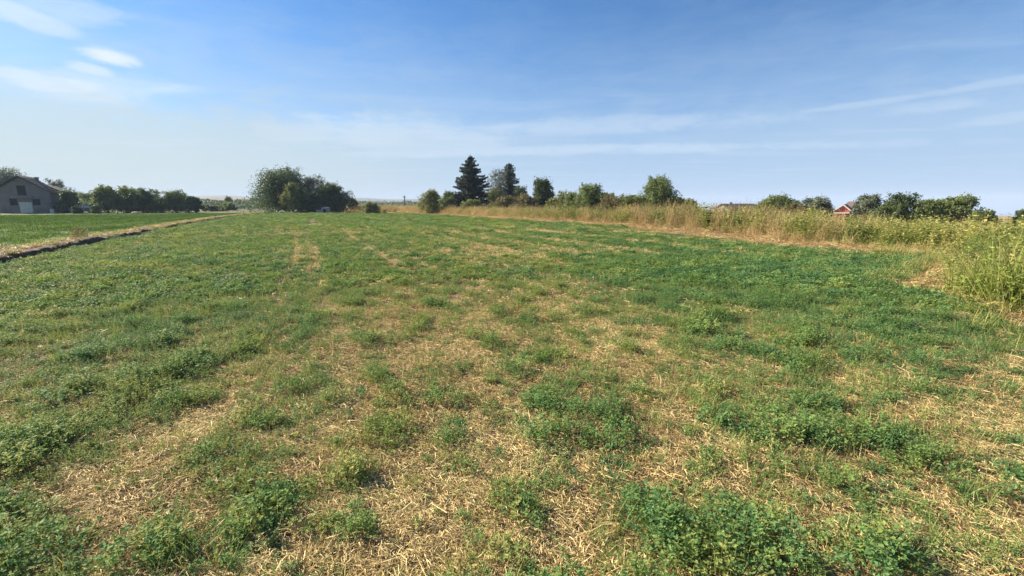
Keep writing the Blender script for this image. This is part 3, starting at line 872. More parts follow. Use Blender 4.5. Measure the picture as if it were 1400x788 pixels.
def broad(kind, label, cat, px, Y, top, half_px, mat, bottom=.12, lobes=16, dens=1.0, leaf=.2, trunk=True, bark='bark', group=None, asym=0.0, seed=0, gaps=0.0, depth=None, zbase=0.0):
    """broadleaved tree or bush: limbs from a trunk carrying leaf clumps"""
    global rng
    rng = np.random.default_rng(1000 + seed)
    lobes = int(lobes * 1.5); dens = dens * 1.5; leaf = leaf * .78
    if 560 < px < 960: Y = Y + 7.0
    X = at(px, Y); H = max(z_at(top, Y) - zbase, .8); Wd = half_px / F * Y * 1.02
    Wd *= 1.14
    D = depth or Wd
    root = empty(kind, (X, Y, zbase))
    tag(root, label, cat, group)
    G = Geo(); segs = []
    zlo = H * bottom
    # lobe centres spread over the crown envelope (an uneven dome)
    cs = []
    for k in range(lobes):
        th_ = k * 2.399963 + rng.uniform(-.5, .5); tt = (k + .5) / lobes
        zz = zlo + (H - zlo) * (0.12 + 0.72 * tt)
        wz = math.sqrt(max(0.05, 1 - (max(0, (zz - zlo) / (H - zlo) - .32) / .74) ** 2))
        wz *= rng.uniform(.15, .82) * (1.05 - .42 * tt)
        lr = (0.27 + .15 * rng.random()) * min(Wd, (H - zlo)) * (1.2 - .3 * tt)
        cs.append((np.array([math.cos(th_) * Wd * wz + asym * Wd * tt, math.sin(th_) * D * wz, zz]), lr))
    cs.append((np.array([asym * Wd, 0, H - .26 * (H - zlo)]), .26 * (H - zlo)))
    cs.append((np.array([0, 0, zlo + .35 * (H - zlo)]), .45 * min(Wd, H - zlo)))
    r0 = max(.05, H * .028)
    fork = np.array([rng.normal(0, .05) * Wd, 0, max(.15, H * (bottom + .12))])
    segs.append(((0, 0, -.2), r0 * 1.3, fork * .5, r0)); segs.append((fork * .5, r0, fork, r0 * .85))
    for c, lr in cs:
        mid = fork + (c - fork) * .55 + rng.normal(0, .06, 3) * Wd
        segs.append((fork, r0 * .5, mid, r0 * .28)); segs.append((mid, r0 * .28, c, r0 * .1))
        for q in range(3):
            e = c + unit(rng.normal(size=3) + [0, 0, .4]) * lr * .9
            segs.append((c, r0 * .1, e, r0 * .03))
        nclump = max(4, int(16 * dens))
        cb = rng.random() * .35
        for q in range(nclump):
            if rng.random() < gaps: continue
            dirv = unit(rng.normal(size=3) + np.array([0, 0, .15]))
            cc = c + dirv * lr * rng.uniform(.35, 1.05) * np.array([1, 1, .85])
            if cc[2] < .05: cc[2] = .05 + rng.random() * .2
            n = int(rng.integers(14, 26))
            pr = lr * rng.uniform(.2, .38)
            p = cc + rng.normal(size=(n, 3)) * pr * .55
            p[:, 2] = np.maximum(p[:, 2], .03)
            G.cards(p, np.full(n, leaf), cb + .25 + rng.random() * .3 + rng.normal(0, .1, n), nrm=dirv[None, :])
    if trunk:
        tube_mesh(segs, 'trunk', M[bark], root)
    G.obj('crown', M[mat], root)
    return root
def conifer(kind, label, cat, px, Y, top, half_px, mat='t_pine', leaf=.16, dens=1.0, seed=0, bottom=.03, shape=1.0, ragged=.25, group=None):
    global rng
    rng = np.random.default_rng(2000 + seed)
    dens = dens * 1.5; leaf = leaf * .85; Y = Y + 7.0
    X = at(px, Y); H = z_at(top, Y); Wd = half_px / F * Y * 1.02
    root = empty(kind, (X, Y, 0)); tag(root, label, cat, group)
    G = Geo(); segs = [((0, 0, -.2), H * .028, (0, 0, H * .6), H * .014), ((0, 0, H * .6), H * .014, (0, 0, H * .985), .01)]
    z = H * bottom
    while z < H * .97:
        t = z / H
        R_ = Wd * (min(1.0, (1 - t) ** shape * 1.22)) + .08
        nb = int(5 + 5 * (1 - t))
        a0 = rng.random() * 6.28
        for k in range(nb):
            a_ = a0 + k * 6.283 / nb + rng.uniform(-.3, .3)
            Lr = R_ * rng.uniform(1 - ragged * 1.3, 1 + ragged * .5)
            zt = z + rng.uniform(-.3, .3) * (1 - t) + rng.uniform(-.08, .08)
            d = np.array([math.cos(a_), math.sin(a_), 0])
            rise = rng.uniform(-.12, .12)
            n = int(max(8, Lr * 42 * dens))
            s_ = rng.random(n) ** .75
            side = np.cross(d, [0, 0, 1.])
            wid = .22 * Lr * (1.05 - s_)
            p = d[None, :] * (s_ * Lr)[:, None] + side[None, :] * (rng.uniform(-1, 1, n) * wid)[:, None]
            zc_ = zt + rise * s_ * Lr - .16 * Lr * s_ + .14 * Lr * s_ ** 3
            p[:, 2] = zc_ + rng.normal(0, .06, n) - np.abs(rng.normal(0, .10, n))
            p[:, 2] = np.clip(p[:, 2], .05, H)
            G.cards(p, np.full(n, leaf), .25 + .35 * rng.random() + rng.normal(0, .12, n), nrm=(d + [0, 0, .4])[None, :], aspect=.4)
            segs.append(((0, 0, zt), max(.01, .03 * (1 - t)), tuple(d * Lr * .9 + [0, 0, zt + (rise - .1) * Lr * .8]), .006))
        z += H * .022 * rng.uniform(.6, 1.4)
    G.cards(np.stack([rng.normal(0, .05, 30), rng.normal(0, .05, 30), H - rng.random(30) * H * .05], 1), np.full(30, leaf * .8), np.full(30, .5), aspect=.4)
    tube_mesh(segs, 'trunk', M['bark'], root, 5)
    G.obj('crown', M[mat], root)
    return root

# left end, round the house
broad('bare_topped_tree', 'thin crowned tree behind the left half of the house roof', 'tree', 16, 112, 230, 34, 't_grey', bottom=.3, lobes=26, dens=.8, leaf=.20, gaps=.3, seed=1)
broad('bare_topped_tree', 'thin twiggy tree behind the right end of the house', 'tree', 84, 106, 242, 19, 't_grey', bottom=.15, lobes=14, dens=.6, leaf=.17, gaps=.4, seed=2)
broad('dark_shrub', 'dark shrub against the right wall of the house', 'shrub', 93, 92, 259, 13, 't_dark', bottom=.0, lobes=12, leaf=.2, seed=3)
broad('distant_tree', 'hazy rounded tree filling the gap behind the blue car', 'tree', 118, 150, 264, 22, 't_mid', bottom=.0, lobes=14, leaf=.3, seed=4)
broad('orchard_tree', 'dark rounded orchard tree just right of the blue car', 'tree', 147, 92, 253.5, 20, 't_mid', bottom=.0, lobes=18, seed=5, group='orchard trees between the house and the hills')
broad('orchard_tree', 'second dark orchard tree from the car, broad and full to the ground', 'tree', 177, 94, 255, 21, 't_mid', bottom=.0, lobes=18, seed=6, group='orchard trees between the house and the hills')
broad('orchard_tree', 'dark orchard tree sloping down to the right beside the gap', 'tree', 200, 93, 258, 20, 't_dark', bottom=.0, lobes=16, seed=7, group='orchard trees between the house and the hills')
broad('orchard_tree', 'rounded tree with a lighter left side, last big one before the hills show', 'tree', 240, 95, 261.5, 22, 't_mid', bottom=.0, lobes=18, seed=8, group='orchard trees between the house and the hills')
broad('orchard_tree', 'small dark tree at the right end of the orchard row', 'tree', 266, 96, 267.5, 9, 't_dark', bottom=.0, lobes=9, seed=9, group='orchard trees between the house and the hills')
broad('small_bush', 'small green bush alone in the gap below the blue hills', 'bush', 312, 120, 277, 16, 't_mid', bottom=.0, lobes=10, leaf=.2, seed=10)
broad('small_bush', 'low brownish bush left of the gap below the hills', 'bush', 288, 118, 281, 12, 't_brown', bottom=.0, lobes=9, leaf=.2, seed=11)
broad('slender_tree', 'tiny dark tree standing up against the blue hill', 'tree', 313, 170, 268, 7, 't_dark', bottom=.1, lobes=7, leaf=.22, seed=12)
broad('garden_shrub', 'low dark shrub in front of the left end of the blue car', 'shrub', 104, 86, 282, 7, 't_dark', bottom=.0, lobes=8, leaf=.16, seed=51)
broad('garden_shrub', 'low green shrub in front of the right end of the blue car', 'shrub', 129, 86, 281, 7, 't_mid', bottom=.0, lobes=8, leaf=.16, seed=52)
# the big clump
broad('walnut_tree', 'tallest rounded dark tree of the big clump at the field end', 'tree', 391, 98, 230.5, 42, 't_dark', bottom=.0, lobes=34, dens=1.2, leaf=.22, seed=13)
broad('young_tree', 'yellower young tree in front of the tallest dark one', 'tree', 401, 91, 249, 17, 't_olive', bottom=.05, lobes=16, dens=1.0, leaf=.17, seed=14)
broad('poplar_tree', 'grey green loose crowned tree in the middle of the big clump', 'tree', 429, 101, 238, 22, 't_grey', bottom=.1, lobes=20, dens=.75, leaf=.19, gaps=.15, seed=15)
broad('round_tree', 'dark dense tree at the right end of the big clump', 'tree', 455, 98, 250, 23, 't_dark', bottom=.0, lobes=24, dens=1.2, leaf=.2, seed=16)
broad('dark_shrub', 'very dark shrub filling the foot of the big clump', 'shrub', 425, 93, 262, 22, 't_dark', bottom=.0, lobes=14, leaf=.2, seed=17)
broad('small_tree', 'small dark round tree just right of the big clump', 'tree', 484.5, 110, 271.5, 6.5, 't_dark', bottom=.0, lobes=9, leaf=.2, seed=18)
broad('olive_bush', 'low olive bush beyond the yellow grass, left of the pole', 'bush', 506, 82, 277, 14, 't_olive', bottom=.0, lobes=10, leaf=.17, seed=19)
# spruce group
broad('light_bush', 'light green rounded bush at the left end of the spruce group', 'bush', 590, 78, 258.5, 17, 't_olive', bottom=.0, lobes=16, leaf=.15, seed=20)
broad('light_bush', 'green bush tucked against the left foot of the spruce', 'bush', 616, 76, 260, 15, 't_mid', bottom=.0, lobes=14, leaf=.15, seed=21)
conifer('spruce_tree', 'tall dark pointed spruce, the tallest tree in view', 'spruce', 644, 77, 212, 31, seed=22, leaf=.18, dens=1.7, shape=.72, ragged=.3)
broad('birch_tree', 'thin pale twiggy tree beside the tall spruce', 'tree', 680, 80, 226, 18, 't_grey', bottom=.2, lobes=16, dens=.65, leaf=.13, bark='bark_pale', gaps=.35, seed=23)
conifer('fir_tree', 'shorter ragged dark fir behind the thin pale tree', 'fir', 696, 84, 222, 20, seed=24, leaf=.16, dens=1.1, shape=.55, ragged=.42, bottom=.1)
broad('light_bush', 'olive bush right at the foot of the thin pale tree', 'bush', 678, 73, 257, 19, 't_olive', bottom=.0, lobes=14, leaf=.14, seed=25)
broad('dark_shrub', 'dark shrub between the ragged fir and the round pine', 'shrub', 712, 76, 252, 13, 't_dark', bottom=.0, lobes=12, leaf=.15, seed=26)
broad('brown_thicket', 'brownish thicket below the ragged fir', 'thicket', 700, 66, 268, 40, 't_brown', bottom=.0, lobes=20, leaf=.14, depth=2.0, seed=27)
broad('dark_oval_tree', 'dark oval tree standing alone right of the spruce group', 'tree', 741, 62, 239.5, 15.5, 't_dark', bottom=.0, lobes=26, dens=1.3, leaf=.14, seed=28)
# scrub along the right
broad('wild_shrub', 'thin grey green shrub just right of the round pine', 'shrub', 769, 50, 258, 17, 't_olive', bottom=.0, lobes=12, dens=.7, leaf=.11, gaps=.25, seed=29)
broad('plum_tree', 'wide low green tree in the middle of the weeds', 'tree', 806, 44, 251, 27, 't_mid', bottom=.0, lobes=24, dens=1.1, leaf=.12, seed=30)
broad('brown_thicket', 'brown shadowed thicket right of the wide low green tree', 'thicket', 838, 40, 268, 26, 't_brown', bottom=.0, lobes=14, leaf=.1, seed=31)
broad('wild_shrub', 'low leafy shrub left of the bright rounded tree', 'shrub', 856, 38, 266, 18, 't_olive', bottom=.0, lobes=12, leaf=.1, seed=32)
broad('oak_tree', 'bright green rounded tree rising from the tall weeds', 'tree', 900, 40, 241, 29, 't_mid', bottom=.15, lobes=26, dens=1.1, leaf=.11, seed=33)
broad('wild_shrub', 'small domed shrub right of the bright rounded tree', 'shrub', 943, 42, 271, 14, 't_olive', bottom=.0, lobes=10, leaf=.1, seed=34)
broad('clipped_bush', 'broad flat topped dark green bush behind the weeds', 'bush', 1064, 46, 269, 31, 't_mid', bottom=.0, lobes=22, dens=1.3, leaf=.12, seed=35)
broad('willow_bush', 'pale feathery bush left of the red gabled house', 'bush', 1116, 42, 271, 22, 't_grey', bottom=.0, lobes=16, dens=1.1, leaf=.11, seed=36)
broad('dark_shrub', 'small dark rounded bush touching the red gabled house', 'shrub', 1129, 52, 274, 9, 't_dark', bottom=.0, lobes=12, leaf=.14, seed=37)
broad('elder_bush', 'dark green bush just right of the red gabled house', 'bush', 1187, 40, 266, 21, 't_grey', bottom=.0, lobes=16, leaf=.1, seed=38)
broad('acacia_tree', 'left one of the three open crowned trees at the right', 'tree', 1234, 34, 262.5, 24, 't_dark', bottom=.0, lobes=18, dens=.8, leaf=.09, gaps=.3, seed=39, group='open crowned trees at the right')
broad('acacia_tree', 'low middle one of the three open crowned trees', 'tree', 1272, 33, 271, 24, 't_mid', bottom=.0, lobes=18, dens=.9, leaf=.09, gaps=.2, seed=40, group='open crowned trees at the right')
broad('acacia_tree', 'right hand open crowned tree, last tall one before the bare horizon', 'tree', 1312, 32, 264, 26, 't_mid', bottom=.0, lobes=20, dens=.85, leaf=.09, gaps=.28, seed=41, group='open crowned trees at the right')
broad('elder_bush', 'low bush trailing off right of the open crowned trees', 'bush', 1348, 30, 288, 16, 't_mid', bottom=.0, lobes=10, leaf=.09, seed=42)
broad('dark_shrub', 'dark bush cut by the right edge of the view', 'shrub', 1402, 30, 286, 9, 't_dark', bottom=.0, lobes=10, leaf=.09, seed=43)
rng = np.random.default_rng(99)

H_ = 'low hedge bushes filling the line behind the weeds'
for i_, (px, Y, top, hw, mt_, lb) in enumerate([
    (647, 70, 274, 18, 't_olive', 'low olive hedge bush at the foot of the tall spruce'),
    (722, 60, 268, 20, 't_brown', 'brownish hedge bush between the ragged fir and the dark oval tree'),
    (757, 54, 270, 14, 't_olive', 'olive hedge bush at the right foot of the dark oval tree'),
    (783, 46, 262, 16, 't_mid', 'green hedge bush joining the wide low green tree on its left'),
    (828, 45, 262, 17, 't_olive', 'olive hedge bush joining the wide low green tree on its right'),
    (872, 41, 265, 16, 't_mid', 'green hedge bush at the left foot of the bright rounded tree'),
    (925, 43, 268, 16, 't_olive', 'olive hedge bush at the right foot of the bright rounded tree'),
    (1088, 42, 279, 16, 't_brown', 'brownish hedge bush between the flat topped bush and the pale feathery one'),
    (1218, 36, 275, 16, 't_olive', 'olive hedge bush under the left open crowned tree'),
    (1292, 34, 272, 16, 't_olive', 'olive hedge bush between the middle and right open crowned trees')]):
    broad('hedge_bush', lb, 'bush', px, Y, top, hw, mt_, bottom=.0, lobes=12, leaf=.12 * Y / 50 + .02, seed=60 + i_, group=H_)
rng = np.random.default_rng(99)
# far-off hedges and woods: read as one mass
G = Geo()
def wood_line(az0, az1, dist, h, n, leaf):
    a_ = np.radians(rng.uniform(az0, az1, n)); d_ = dist * rng.uniform(.95, 1.08, n)
    x, y = d_ * np.sin(a_), d_ * np.cos(a_)
    top = h * (.45 + .8 * fbm(a_ * dist / 9.0, a_ * 0 + dist, 501, 3))
    z = height(x, y, False) + rng.random(n) * top
    G.cards(np.stack([x, y, z], 1), np.full(n, leaf), .3 + .5 * rng.random(n), nrm=np.array([[0, -1, .4]]))
wood_line(-42, -22, 230, 5.5, 5000, .5)
wood_line(-20, -8, 420, 6.0, 3000, .7)
wood_line(-48, -5, 900, 10.0, 5000, 1.4)
wood_line(-14, 3, 260, 2.4, 2500, .5)
wood_line(-38, -12, 320, 4.0, 5000, .5)
wood_line(-46, 0, 1500, 14.0, 5000, 2.2)
tag(G.obj('distant_hedges', M['t_dark']), 'far hedges and woods below the plateau', kind='stuff')

# weedy bushes at the near right corner, each one a thing
def weed_bush(label, px, py, h, w, mat, seed, leafsize=.085, wide=.32, n=46):
    random.seed(seed)
    p = on_ground(px, py)
    root = empty('weed_bush', (p[0], p[1], height(np.array([p[0]]), np.array([p[1]]))[0])); tag(root, label, 'weed bush', 'weedy bushes at the near right corner')
    L = Leaves(); segs = []
    for s in range(n):
        az = random.uniform(0, 6.283); r0 = w * .35 * math.sqrt(random.random()); lean = abs(random.gauss(0, .45)); az2 = az + random.gauss(0, .5)
        b = np.array([math.cos(az) * r0, math.sin(az) * r0, -.02]); hh = h * random.uniform(.5, 1.08)
        d = np.array([math.cos(az2) * math.sin(lean), math.sin(az2) * math.sin(lean), math.cos(lean)])
        e = b + d * hh * .55; d2 = unit(d + np.array([math.cos(az2), math.sin(az2), -.4]) * .35); t_ = e + d2 * hh * .5
        segs += [(b, .006, e, .004), (e, .004, t_, .0015)]
        al = random.random() * .5
        for k in range(20):
            t = .1 + .9 * (k + random.random()) / 20
            q = b + (e - b) * t / .5 if t < .5 else e + (t_ - e) * (t - .5) / .5
            pa = random.uniform(0, 6.283); dd = unit(np.array([math.cos(pa), math.sin(pa), random.uniform(-.5, .7)]))
            sz = leafsize * random.uniform(.6, 1.3)
            leaflet(L, q, dd, unit(np.cross(dd, [random.gauss(0, .5), random.gauss(0, .5), 1])), sz, sz * wide, al + random.random() * .5)
    tube_mesh(segs, 'stems', M['weedstem'], root, 3)
    L.obj('leaves', M[mat], True, root)
M['weedstem'] = plain('weed_stem', (0.22, 0.24, 0.08), (0.15, 0.16, 0.06), 8, .7)
M['weedbush'] = leaf_mat('weed_bush_leaf', [(0.0, (0.12, 0.19, 0.04)), (0.5, (0.24, 0.32, 0.065)), (1.0, (0.44, 0.45, 0.15))], .38, .55, 'mesh', 1.0)
M['weedbush2'] = leaf_mat('weed_bush_leaf_dark', [(0.0, (0.05, 0.11, 0.03)), (0.5, (0.10, 0.19, 0.045)), (1.0, (0.24, 0.29, 0.09))], .35, .55, 'mesh', 1.0)
weed_bush('bright yellow green weed bush at the very right edge of the view', 1392, 428, 1.15, 1.0, 'weedbush', 71, n=60)
weed_bush('spreading pale green weed bush, nearest to the bare straw corner', 1338, 414, .75, .8, 'weedbush', 72)
weed_bush('darker green weed bush behind the bright one at the right edge', 1388, 388, 1.1, 1.2, 'weedbush2', 73, n=95)
def reed_clump(label, px, py, h, seed):
    random.seed(seed)
    p = on_ground(px, py)
    o = proto_grass('blades', 150, .3, h, .017, 'reed', .6, .9, 4, .12)
    C.objects.link(o); bl = o; o = empty('reed_clump', (p[0], p[1], height(np.array([p[0]]), np.array([p[1]]))[0])); bl.parent = o; bl['kind'] = 'stuff'; tag(o, label, 'reed clump', 'yellow green reed clumps at the near right corner')
M['reed'] = leaf_mat('reed_leaf', [(0.0, (0.14, 0.20, 0.045)), (0.5, (0.27, 0.33, 0.075)), (1.0, (0.47, 0.46, 0.16))], .35, .55, 'mesh', 1.0)
reed_clump('tallest yellow green reed clump at the right edge of the view', 1385, 424, 1.25, 81)
reed_clump('arching yellow green reed clump left of the bright weed bush', 1358, 420, 1.0, 82)
reed_clump('short reed clump nearest to the bare straw corner', 1322, 404, .8, 83)
reed_clump('reed clump behind the darker green weed bush', 1372, 372, 1.2, 84)
reed_clump('reed clump standing where the tall weeds meet the corner', 1330, 362, 1.0, 85)
weed_bush('low green weed bush where the straw strip bends', 1318, 380, .8, .9, 'weedbush', 74)
weed_bush('leafy weed bush behind the right corner with its top against the weeds', 1355, 364, .8, 1.3, 'weedbush2', 75, n=60)

# ------------------------------------------------------------------ buildings
def bm_obj(name, bm, mat, parent=None, smooth=False):
    me = bpy.data.meshes.new(name); bmesh.ops.recalc_face_normals(bm, faces=bm.faces); bm.to_mesh(me); bm.free()
    me.materials.append(mat)
    if smooth: me.polygons.foreach_set('use_smooth', [True] * len(me.polygons))
    o = bpy.data.objects.new(name, me); C.objects.link(o)
    if parent: o.parent = parent
    return o
def box(bm, x0, x1, y0, y1, z0, z1):
    vs = [bm.verts.new((x, y, z)) for z in (z0, z1) for x, y in ((x0, y0), (x1, y0), (x1, y1), (x0, y1))]
    for f in ((0, 3, 2, 1), (4, 5, 6, 7), (0, 1, 5, 4), (1, 2, 6, 5), (2, 3, 7, 6), (3, 0, 4, 7)):
        bm.faces.new([vs[i] for i in f])
def boxes(name, lst, mat, parent, bevel=0.0):
    bm = bmesh.new()
    for b in lst: box(bm, *b)
    if bevel: bmesh.ops.bevel(bm, geom=bm.edges[:], offset=bevel, segments=2, affect='EDGES')
    return bm_obj(name, bm, mat, parent)
def prism_wall(bm, pts, y0, y1):
    a = [bm.verts.new((x, y0, z)) for x, z in pts]; b = [bm.verts.new((x, y1, z)) for x, z in pts]
    bm.faces.new(a); bm.faces.new(b[::-1])
    for i in range(len(pts)):
        j = (i + 1) % len(pts); bm.faces.new([a[i], b[i], b[j], a[j]])
M['render_grey'] = plain('grey_render', (0.23, 0.215, 0.195), (0.17, 0.16, 0.15), .8, .9)
M['render_pink'] = plain('bare_block_wall', (0.26, 0.225, 0.195), (0.17, 0.155, 0.145), .9, .9)
M['roof_dark'] = plain('dark_roof', (0.05, 0.048, 0.05), (0.032, 0.03, 0.033), 2.5, .8, stretch=(1, 1, 3))
M['glass_dark'] = plain('dark_glass', (0.01, 0.012, 0.015), (0.015, 0.018, 0.02), 1, .35, spec=.15)
M['frame'] = plain('window_frame', (0.07, 0.06, 0.05), (0.05, 0.045, 0.04), 4, .6)
M['white'] = plain('white_paint', (0.66, 0.65, 0.60), (0.42, 0.41, 0.37), 2.5, .7)
M['concrete'] = plain('concrete', (0.34, 0.33, 0.31), (0.24, 0.23, 0.22), 1.5, .9)

HX, HY = at(34, 90) , 90.0
house = empty('farmhouse', (HX, HY, 0), R(30))
tag(house, 'grey unfinished farmhouse with dark gable roof at the far left', 'house')
w_, e_, r_, dp = 4.0, 4.4, 7.3, 5.6
opens = [(-2.1, -.95, 1.6, 2.9), (1.2, 2.35, 1.6, 2.9), (-.7, .6, 3.6, 5.6)]
# front wall in panels round the three openings (butted end to end)
bm = bmesh.new()
t = .28
box(bm, -w_, w_, 0, t, 0, 1.6)
box(bm, -w_, -2.1, 0, t, 1.6, 2.9); box(bm, -.95, 1.2, 0, t, 1.6, 2.9); box(bm, 2.35, w_, 0, t, 1.6, 2.9)
box(bm, -w_, w_, 0, t, 2.9, 3.6)
box(bm, -w_, -.7, 0, t, 3.6, e_); box(bm, .6, w_, 0, t, 3.6, e_)
sl = (r_ - e_) / w_
prism_wall(bm, [(-w_, e_), (-.7, e_), (-.7, r_ - .7 * sl)], 0, t)
prism_wall(bm, [(.6, e_), (w_, e_), (.6, r_ - .6 * sl)], 0, t)
prism_wall(bm, [(-.7, 5.6), (.6, 5.6), (.6, r_ - .6 * sl), (0, r_), (-.7, r_ - .7 * sl)], 0, t)
bm_obj('front_wall', bm, M['render_pink'], house)
boxes('side_wall', [(w_ - t, w_, t, dp, 0, e_)], M['render_grey'], house)
boxes('side_wall', [(-w_, -w_ + t, t, dp, 0, e_)], M['render_grey'], house)
bm = bmesh.new(); prism_wall(bm, [(-w_, 0), (w_, 0), (w_, e_), (0, r_), (-w_, e_)], dp, dp + t); bm_obj('back_wall', bm, M['render_grey'], house)
boxes('balcony', [(-1.5, 1.5, -.9, -.002, 3.2, 3.36)], M['concrete'], house)
boxes('wing_wall', [(w_ + .002, w_ + 2.0, 1.6, dp + .2, 0, 3.9)], M['render_grey'], house)
bm = bmesh.new(); prism_wall(bm, [(w_ - .6, 5.55), (w_ + 2.5, 3.75), (w_ + 2.5, 3.95), (w_ - .6, 5.75)], 1.2, dp + .9); bm_obj('wing_roof', bm, M['roof_dark'], house)
wd = boxes('door', [(w_ + .4, w_ + 1.3, 1.55, 1.598, .1, 2.1)], M['frame'], house); boxes('handle', [(w_ + 1.15, w_ + 1.22, 1.5, 1.549, 1.0, 1.1)], M['white'], wd)
for x0, x1, z0, z1 in opens:
    fr = boxes('window', [(x0, x0 + .08, .08, .14, z0, z1), (x1 - .08, x1, .08, .14, z0, z1), (x0 + .08, x1 - .08, .08, .14, z0, z0 + .08), (x0 + .08, x1 - .08, .08, .14, z1 - .08, z1),
                           ((x0 + x1) / 2 - .03, (x0 + x1) / 2 + .03, .08, .14, z0 + .08, z1 - .08)], M['frame'], house)
    boxes('pane', [(x0 + .08, x1 - .08, .15, .16, z0 + .08, z1 - .08)], M['glass_dark'], fr)
for sgn in (-1, 1):
    bm = bmesh.new(); ov = .55
    xe, ze = (w_ + ov) * sgn, e_ - ov * sl
    prism_wall(bm, [(0, r_ + .02), (xe, ze + .02), (xe, ze + .2), (0, r_ + .26)], -.7, dp + .6)
    rf = bm_obj('roof', bm, M['roof_dark'], house)
    n_rib = 9                                  # standing courses across the roof
    bm = bmesh.new()
    for k in range(1, n_rib):
        f0 = k / n_rib
        xa, za = xe * f0, r_ + .26 + (ze + .2 - r_ - .26) * f0
        prism_wall(bm, [(xa, za + .002), (xa + .18 * sgn, za - .18 * sl + .002), (xa + .18 * sgn, za - .18 * sl + .05), (xa, za + .05)], -.7, dp + .6)
    bm_obj('tile_course', bm, M['roof_dark'], rf)
boxes('chimney', [(.9, 1.4, 4.2, 4.7, 6.0, 7.4), (.82, 1.48, 4.12, 4.78, 7.4, 7.5)], M['render_pink'], house)
# red tiled lean-to at the left edge
sh = empty('red_shed', (at(-8, 91), 89.5, 0)); tag(sh, 'low orange red shed at the left edge beside the farmhouse', 'shed')
M['red_clay'] = plain('red_clay', (0.36, 0.10, 0.05), (0.26, 0.08, 0.05), 3, .85)
boxes('wall', [(-2.0, 1.6, 0, 2.5, 0, 1.0)], M['red_clay'], sh)
bm = bmesh.new(); prism_wall(bm, [(-2.2, 1.0), (1.8, 1.0), (1.8, 1.1), (-.2, 1.7), (-2.2, 1.1)], -.2, 2.7); bm_obj('roof', bm, M['red_clay'], sh)
boxes('door', [(-.4, .5, -.05, -.002, 0, .95)], M['frame'], sh)
# white container in front
ct = empty('white_container', (at(35, 84), 84, 0), R(44)); tag(ct, 'white box shaped site cabin standing in front of the farmhouse', 'cabin')
boxes('body', [(-.8, .8, 0, 1.5, .18, 2.1)], M['white'], ct, .03)
boxes('roof', [(-.86, .86, -.06, 1.56, 2.102, 2.2)], M['white'], ct)
boxes('door', [(-.4, .4, -.03, -.002, .3, 1.9)], M['white'], ct)
for bx in (-.7, .55): boxes('base', [(bx, bx + .15, .1, 1.4, 0, .178)], M['concrete'], ct)
# white barrel / post
bm = bmesh.new()
for z0, z1, ra, rb in ((0, .05, .26, .28), (.05, .42, .28, .30), (.42, .80, .30, .28), (.80, .84, .28, .24), (.84, .92, .10, .10)):
    bmesh.ops.create_cone(bm, cap_ends=True, segments=18, radius1=ra, radius2=rb, depth=z1 - z0, matrix=Matrix.Translation((0, 0, (z0 + z1) / 2)))
b_ = bm_obj('white_drum', bm, M['white'], None, True); b_.location = (at(69.5, 86), 86, 0); tag(b_, 'small white drum on the grass right of the farmhouse front', 'drum')
# white sack
def lump(name, loc, sx, sy, sz, mat, seed, label, cat):
    bm = bmesh.new(); bmesh.ops.create_icosphere(bm, subdivisions=3, radius=1)
    rs = np.random.default_rng(seed); o3 = rs.random(3) * 20
    from mathutils import noise
    for v_ in bm.verts:
        nv = noise.noise(v_.co * 1.3 + Vector(o3)) * .35 + noise.noise(v_.co * 3.1 + Vector(o3)) * .14
        v_.co *= 1 + nv
        v_.co.x *= sx; v_.co.y *= sy; v_.co.z = max(v_.co.z * sz, -sz * .4)
    o = bm_obj(name, bm, mat, None, False); o.location = loc; tag(o, label, cat); return o
lump('white_sack', (at(107, 87), 87, .15), .45, .3, .3, M['white'], 1, 'white sack lying on the grass in front of the blue car', 'sack')
M['sand'] = plain('pale_sand', (0.45, 0.38, 0.25), (0.34, 0.28, 0.18), 4, .95)
lump('straw_bale_heap', (at(386, 88), 88, .2), .75, .4, .32, M['sand'], 2, 'small pale heap on the grass under the tallest clump tree', 'heap')
lump('straw_bale_heap', (at(184, 86), 86, .15), .9, .4, .25, M['sand'], 3, 'small pale heap at the foot of the orchard trees', 'heap')

